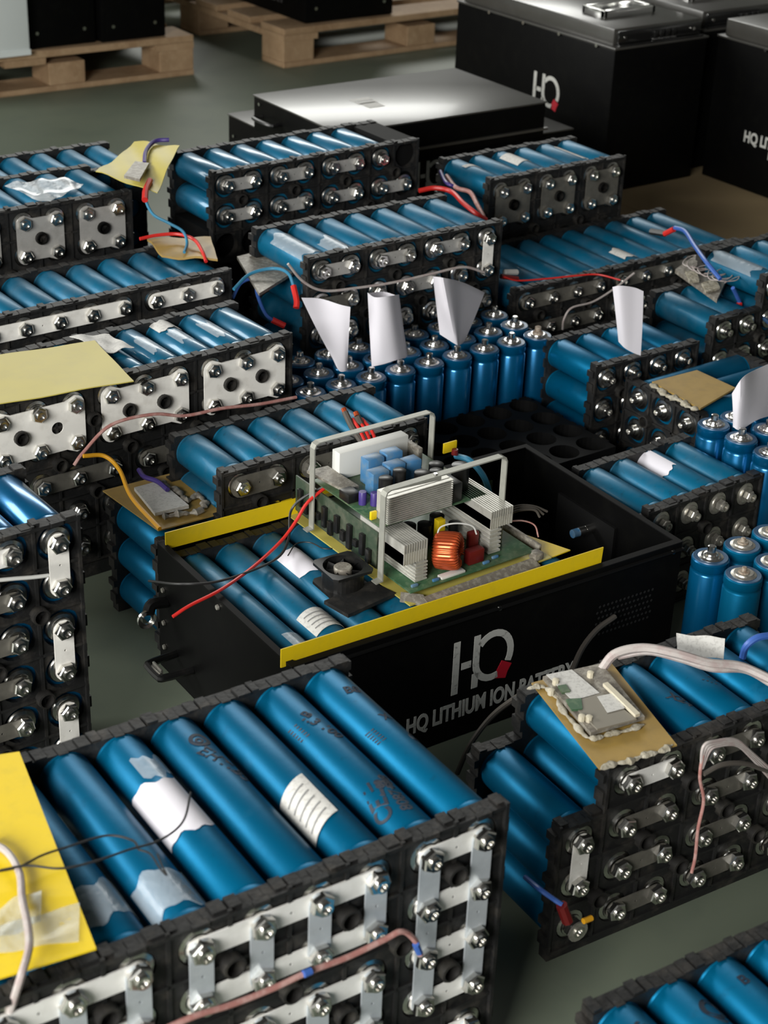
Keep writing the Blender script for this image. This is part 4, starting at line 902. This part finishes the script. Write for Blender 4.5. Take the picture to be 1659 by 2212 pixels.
wire('pinkish wire pressed over the strap grid of the foreground pack', [aty(x, v, .7205) for x, v in ((330, 2235), (420, 2195), (500, 2170), (590, 2135), (665, 2100), (750, 2068), (830, 2030), (868, 2012), (895, 2030), (908, 2062))], .0022, M_WIRE_P,
     parts=[('blue_joint', [aty(656, 2104, .7185), aty(672, 2097, .7185)], .0028, M_WIRE_B), ('blue_joint', [aty(898, 2040, .7185), aty(906, 2058, .7185)], .0026, M_WIRE_B)])
wire('white cable looping over the bright yellow sheet at the lower left', A(.283, (-30, 1815), (15, 1840), (42, 1885), (48, 1940)) + [at(60, 2000, .287), at(62, 2050, .287), at(45, 2110, .283), at(28, 2165, .262), at(10, 2230, .235)], .0026, M_WIRE_W)
wire('black thin wires lying over the left cells of the foreground pack', A(.284, (-20, 1885), (40, 1873), (90, 1848), (150, 1828), (230, 1805), (285, 1815), (300, 1835)), .0008, M_WIRE_K)
wire('black thin wire crossing from the yellow sheet to the white paper on the cell', A(.286, (0, 1880), (60, 1870), (130, 1876), (200, 1862), (280, 1835), (345, 1815), (395, 1775), (412, 1712)), .0008, M_WIRE_K)
wire('short black wire loop on the second cell from the yellow sheet', A(.284, (300, 1835), (325, 1845), (345, 1875), (360, 1890), (350, 1870), (340, 1845)), .0007, M_WIRE_K)
wire('red fan wire running from the inverter to the left over the open case', [at(712, 1046, .205), at(665, 1085, .19), at(640, 1125, .172), at(608, 1168, .158), at(550, 1222, .152), at(480, 1272, .156), at(410, 1308, .155), at(373, 1332, .150)], .0018, M_WIRE_R)
wire('black fan wire looping from the inverter to the left side of the open case', [at(705, 1048, .205), at(655, 1075, .19), at(628, 1105, .175), at(624, 1160, .160), at(605, 1200, .152), at(555, 1228, .153), at(470, 1256, .155), at(390, 1262, .1555), at(322, 1255, .130)], .0014, M_WIRE_K)
wire('thin black wires curling over the cells left of the fan', A(.146, (622, 1200), (640, 1175), (670, 1172), (700, 1185), (725, 1180), (720, 1150)), .0007, M_WIRE_K)
wire('light blue wire with red boot hanging left of the upper middle pack', [at(324, 392, .325), at(314, 425, .315), at(330, 462, .300), at(365, 482, .290), at(395, 500, .28), at(404, 525, .268), at(398, 545, .265)], .0020, M_WIRE_C,
     parts=[('red_boot', [at(324, 390, .326), at(315, 410, .322), at(313, 432, .316)], .0042, M_WIRE_R)])
wire('red wire on the brown board left of the upper middle pack', [at(302, 516, .27), at(340, 508, .272), at(385, 506, .272), at(420, 518, .270), at(438, 545, .266), at(445, 565, .26)], .0024, M_WIRE_R)
wire('purple sleeved strap over the draped yellow sheet', [at(312, 352, .335), at(316, 325, .341), at(335, 305, .345), at(365, 302, .346)], .0030, M_PURP)
wire('thick red wires between the middle pack and the right rear pack', [at(905, 412, .25), at(940, 406, .253), at(975, 414, .252), at(1000, 438, .250), at(1030, 462, .245), at(1050, 475, .235)], .0036, M_WIRE_R)
wire('brownish bundle of wires beside the thick red wires', [at(965, 380, .25), at(985, 405, .252), at(1015, 415, .250), at(1030, 440, .245), at(1045, 470, .238)], .0034, M_WIRE_P)
wire('grey purple wire at the left end of the right rear pack', [at(952, 370, .25), at(965, 395, .255), at(990, 405, .25)], .0028, M_PURP)
wire('thin red twisted wire across the long blue cells with a white plug', [at(1088, 598, .190), at(1120, 606, .180), at(1180, 602, .176), at(1240, 596, .176), at(1290, 593, .176), at(1340, 605, .174)], .0013, M_WIRE_R,
     parts=[('white_plug', [at(1090, 588, .192), at(1116, 588, .186)], .0042, M_WHITE), ('red_plug', [at(1082, 597, .190), at(1118, 602, .182)], .0036, M_RED)])
wire('pinkish wire arching down the front of the long-cell pack', Y(1.702, (1370, 590), (1325, 625), (1280, 652), (1235, 665), (1218, 690), (1215, 712)), .0015, M_WIRE_W)
wire('bright blue cable with red end rising over the long blue cells', [at(1458, 492, .215), at(1480, 500, .222), at(1500, 530, .226), at(1525, 565, .228), at(1556, 603, .215)], .0032, M_WIRE_B,
     parts=[('red_sleeve', [at(1436, 505, .200), at(1456, 495, .213)], .0042, M_WIRE_R), ('black_plug', [at(1406, 500, .196), at(1437, 505, .199)], .0050, M_WIRE_K)])
wire('blue cable with red boot in front of the right edge pack', [at(1583, 622, .195), at(1592, 640, .180), at(1598, 660, .165), at(1590, 690, .150)], .0030, M_WIRE_B, parts=[('red_boot', [at(1597, 655, .168), at(1596, 685, .152)], .0045, M_WIRE_R), ('yellow_tip', [at(1602, 690, .150), at(1610, 680, .155)], .0028, M_WIRE_O)])
wire('dark blue cable arching in front of the right edge pack', [at(1525, 790, .10), at(1528, 740, .13), at(1540, 695, .15), at(1575, 670, .162), at(1620, 668, .162), at(1665, 700, .15)], .0030, mat('dark blue cable', (.02, .06, .14), .45))
for k in range(6):
    zz = .192 + .002 * k; q = random.Random(60 + k); cx, cy = 1500 + k * 14, 565 + k * 6
    wire('thin %s wire loop in the tangle at the right edge, %s' % (('pink', 'white', 'pale')[k % 3], ('leftmost', 'second from left', 'third from left', 'fourth from left', 'fifth from left', 'rightmost')[k]), [at(cx + 30 * math.cos(a) + q.uniform(-6, 6), cy + 13 * math.sin(a) + q.uniform(-4, 4), zz) for a in (0, 1, 2, 3, 4, 5, 6, 7, 8)], .0007, M_WIRE_W)
wire('thin pale wire dangling in front of the right edge pack', [at(1597, 600, .18), at(1608, 630, .17), at(1605, 650, .165), at(1630, 655, .163), at(1662, 657, .163)], .0009, M_WIRE_W)
wire('blue wire loop left of the middle pack, with red boot', [at(502, 645, .21), at(520, 612, .225), at(548, 604, .228), at(557, 640, .215), at(575, 680, .20), at(600, 697, .19)], .0024, M_WIRE_B, parts=[('red_boot', [at(588, 691, .194), at(615, 704, .186)], .0042, M_WIRE_R)])
wire('light blue wire with red boot at the left end of the middle pack', [at(505, 625, .235), at(540, 592, .245), at(590, 580, .25), at(622, 590, .25), at(635, 620, .235)], .0022, M_WIRE_C, parts=[('red_boot', [at(634, 618, .236), at(641, 650, .222), at(640, 665, .215)], .0040, M_WIRE_R)])
wire('thick white cable bundle arching over the right foreground pack', [at(1300, 1445, .200), at(1330, 1412, .215), at(1390, 1400, .222), at(1460, 1412, .222), at(1530, 1432, .216), at(1600, 1440, .212), at(1670, 1470, .206)], .0042, M_WIRE_W)
wire('second white cable of the bundle arching over the right foreground pack', [at(1335, 1418, .210), at(1400, 1408, .219), at(1470, 1424, .217), at(1540, 1445, .211), at(1610, 1448, .207), at(1670, 1480, .201)], .0030, M_WIRE_W)
wire('blue cable looping at the right edge below the rusty upright cells', [at(1604, 1420, .185), at(1612, 1396, .20), at(1635, 1378, .208), at(1668, 1372, .208)], .0034, M_WIRE_B)
pl = lambda *q: [aty(x, v, .772 - .07 * ((x - 1250) / 2600)) for x, v in q]
for k in range(4):
    d = k * 4
    wire('%s grey pink wire of the bundle on the front of the right foreground pack' % ('top', 'second', 'third', 'lowest')[k], pl((1514 + k, 1660), (1520 + d, 1612 + d), (1550, 1600 + d), (1590, 1598 + d), (1620, 1622 + d), (1672, 1668 + 2 * d)), .0013, M_WIRE_W)
wire('grey pink wire hanging down the front of the right foreground pack', pl((1518, 1630), (1512, 1680), (1520, 1730), (1508, 1790), (1502, 1850), (1494, 1885)), .0015, M_WIRE_P)
wire('grey dusty flat wire across the front of the right foreground pack', pl((1520, 1672), (1560, 1652), (1610, 1650), (1665, 1668)), .0022, M_WIRE_G)
wire('blue wire with red boot at the lower left corner of the stepped pack', [aty(1135, 1895, .82), aty(1165, 1920, .79), aty(1200, 1945, .778), aty(1215, 1955, .772)], .0022, M_WIRE_B, parts=[('red_boot', [aty(1213, 1955, .772), aty(1226, 1990, .770)], .0048, M_RED), ('yellow_tip', [aty(1260, 1990, .772), aty(1278, 1983, .772)], .0026, M_WIRE_O)])
wire('black cable from the open case to the stepped pack', [at(1165, 1478, .17), at(1110, 1510, .14), at(1060, 1550, .11), at(1015, 1610, .08), at(988, 1670, .04)], .0026, M_WIRE_G)
wire('dark cable leaning against the front of the open case', [aty(1328, 1332, 1.096), aty(1290, 1360, 1.090), aty(1258, 1400, 1.075), aty(1235, 1450, 1.05)], .0030, M_WIRE_G)
wire('blue cable inside the open case right of the inverter', [at(985, 985, .20), at(1015, 995, .205), at(1045, 1030, .19), at(1060, 1075, .16)], .0034, M_WIRE_C)
for k in range(3): wire(('upper', 'middle', 'lower')[k] + ' grey stripped wire at the right side of the inverter', [at(1095, 1100 + 6 * k, .175), at(1125, 1092 + 5 * k, .18), at(1155, 1094 + 4 * k, .178), at(1182 - 8 * k, 1105 + 6 * k, .17)], .0014, M_WIRE_G)
wire('thin brown wire drooping at the right side of the inverter', [at(1100, 1126, .165), at(1130, 1125, .166), at(1155, 1135, .162), at(1163, 1160, .15)], .0009, M_WIRE_P)
for k in range(3): wire(('left', 'middle', 'right')[k] + ' red wire rising behind the inverter bracket', [at(795 + 10 * k, 965 + 2 * k, .215), at(785 + 12 * k, 945, .22), at(775 + 12 * k, 925, .225), at(762 + 10 * k, 905, .228)], .0020, M_WIRE_R)
for k in range(2): wire(('left', 'right')[k] + ' black cable with cut copper end behind the inverter bracket', [at(785 + 16 * k, 960, .21), at(762 + 22 * k, 925, .222), at(745 + 26 * k, 890 + 8 * k, .235)], .0036, M_WIRE_G, parts=[('copper_end', [at(745 + 26 * k, 890 + 8 * k, .235), at(742 + 26 * k, 882 + 8 * k, .238)], .0030, M_COPPER)])
wire('purple wires curling behind the pale board near the open case', A(.156, (300, 1015), (312, 1030), (340, 1040), (362, 1058)), .0028, M_PURP)
wire('white wire across the front of the tall left pack', Y(1.214, (-10, 1254), (30, 1250), (70, 1247), (105, 1243)), .0018, M_WHITE)
for o in bpy.data.objects:
    if o.get('label'):
        w_ = o['label'].split()
        if len(w_) > 16: o['label'] = ' '.join(w_[:16])
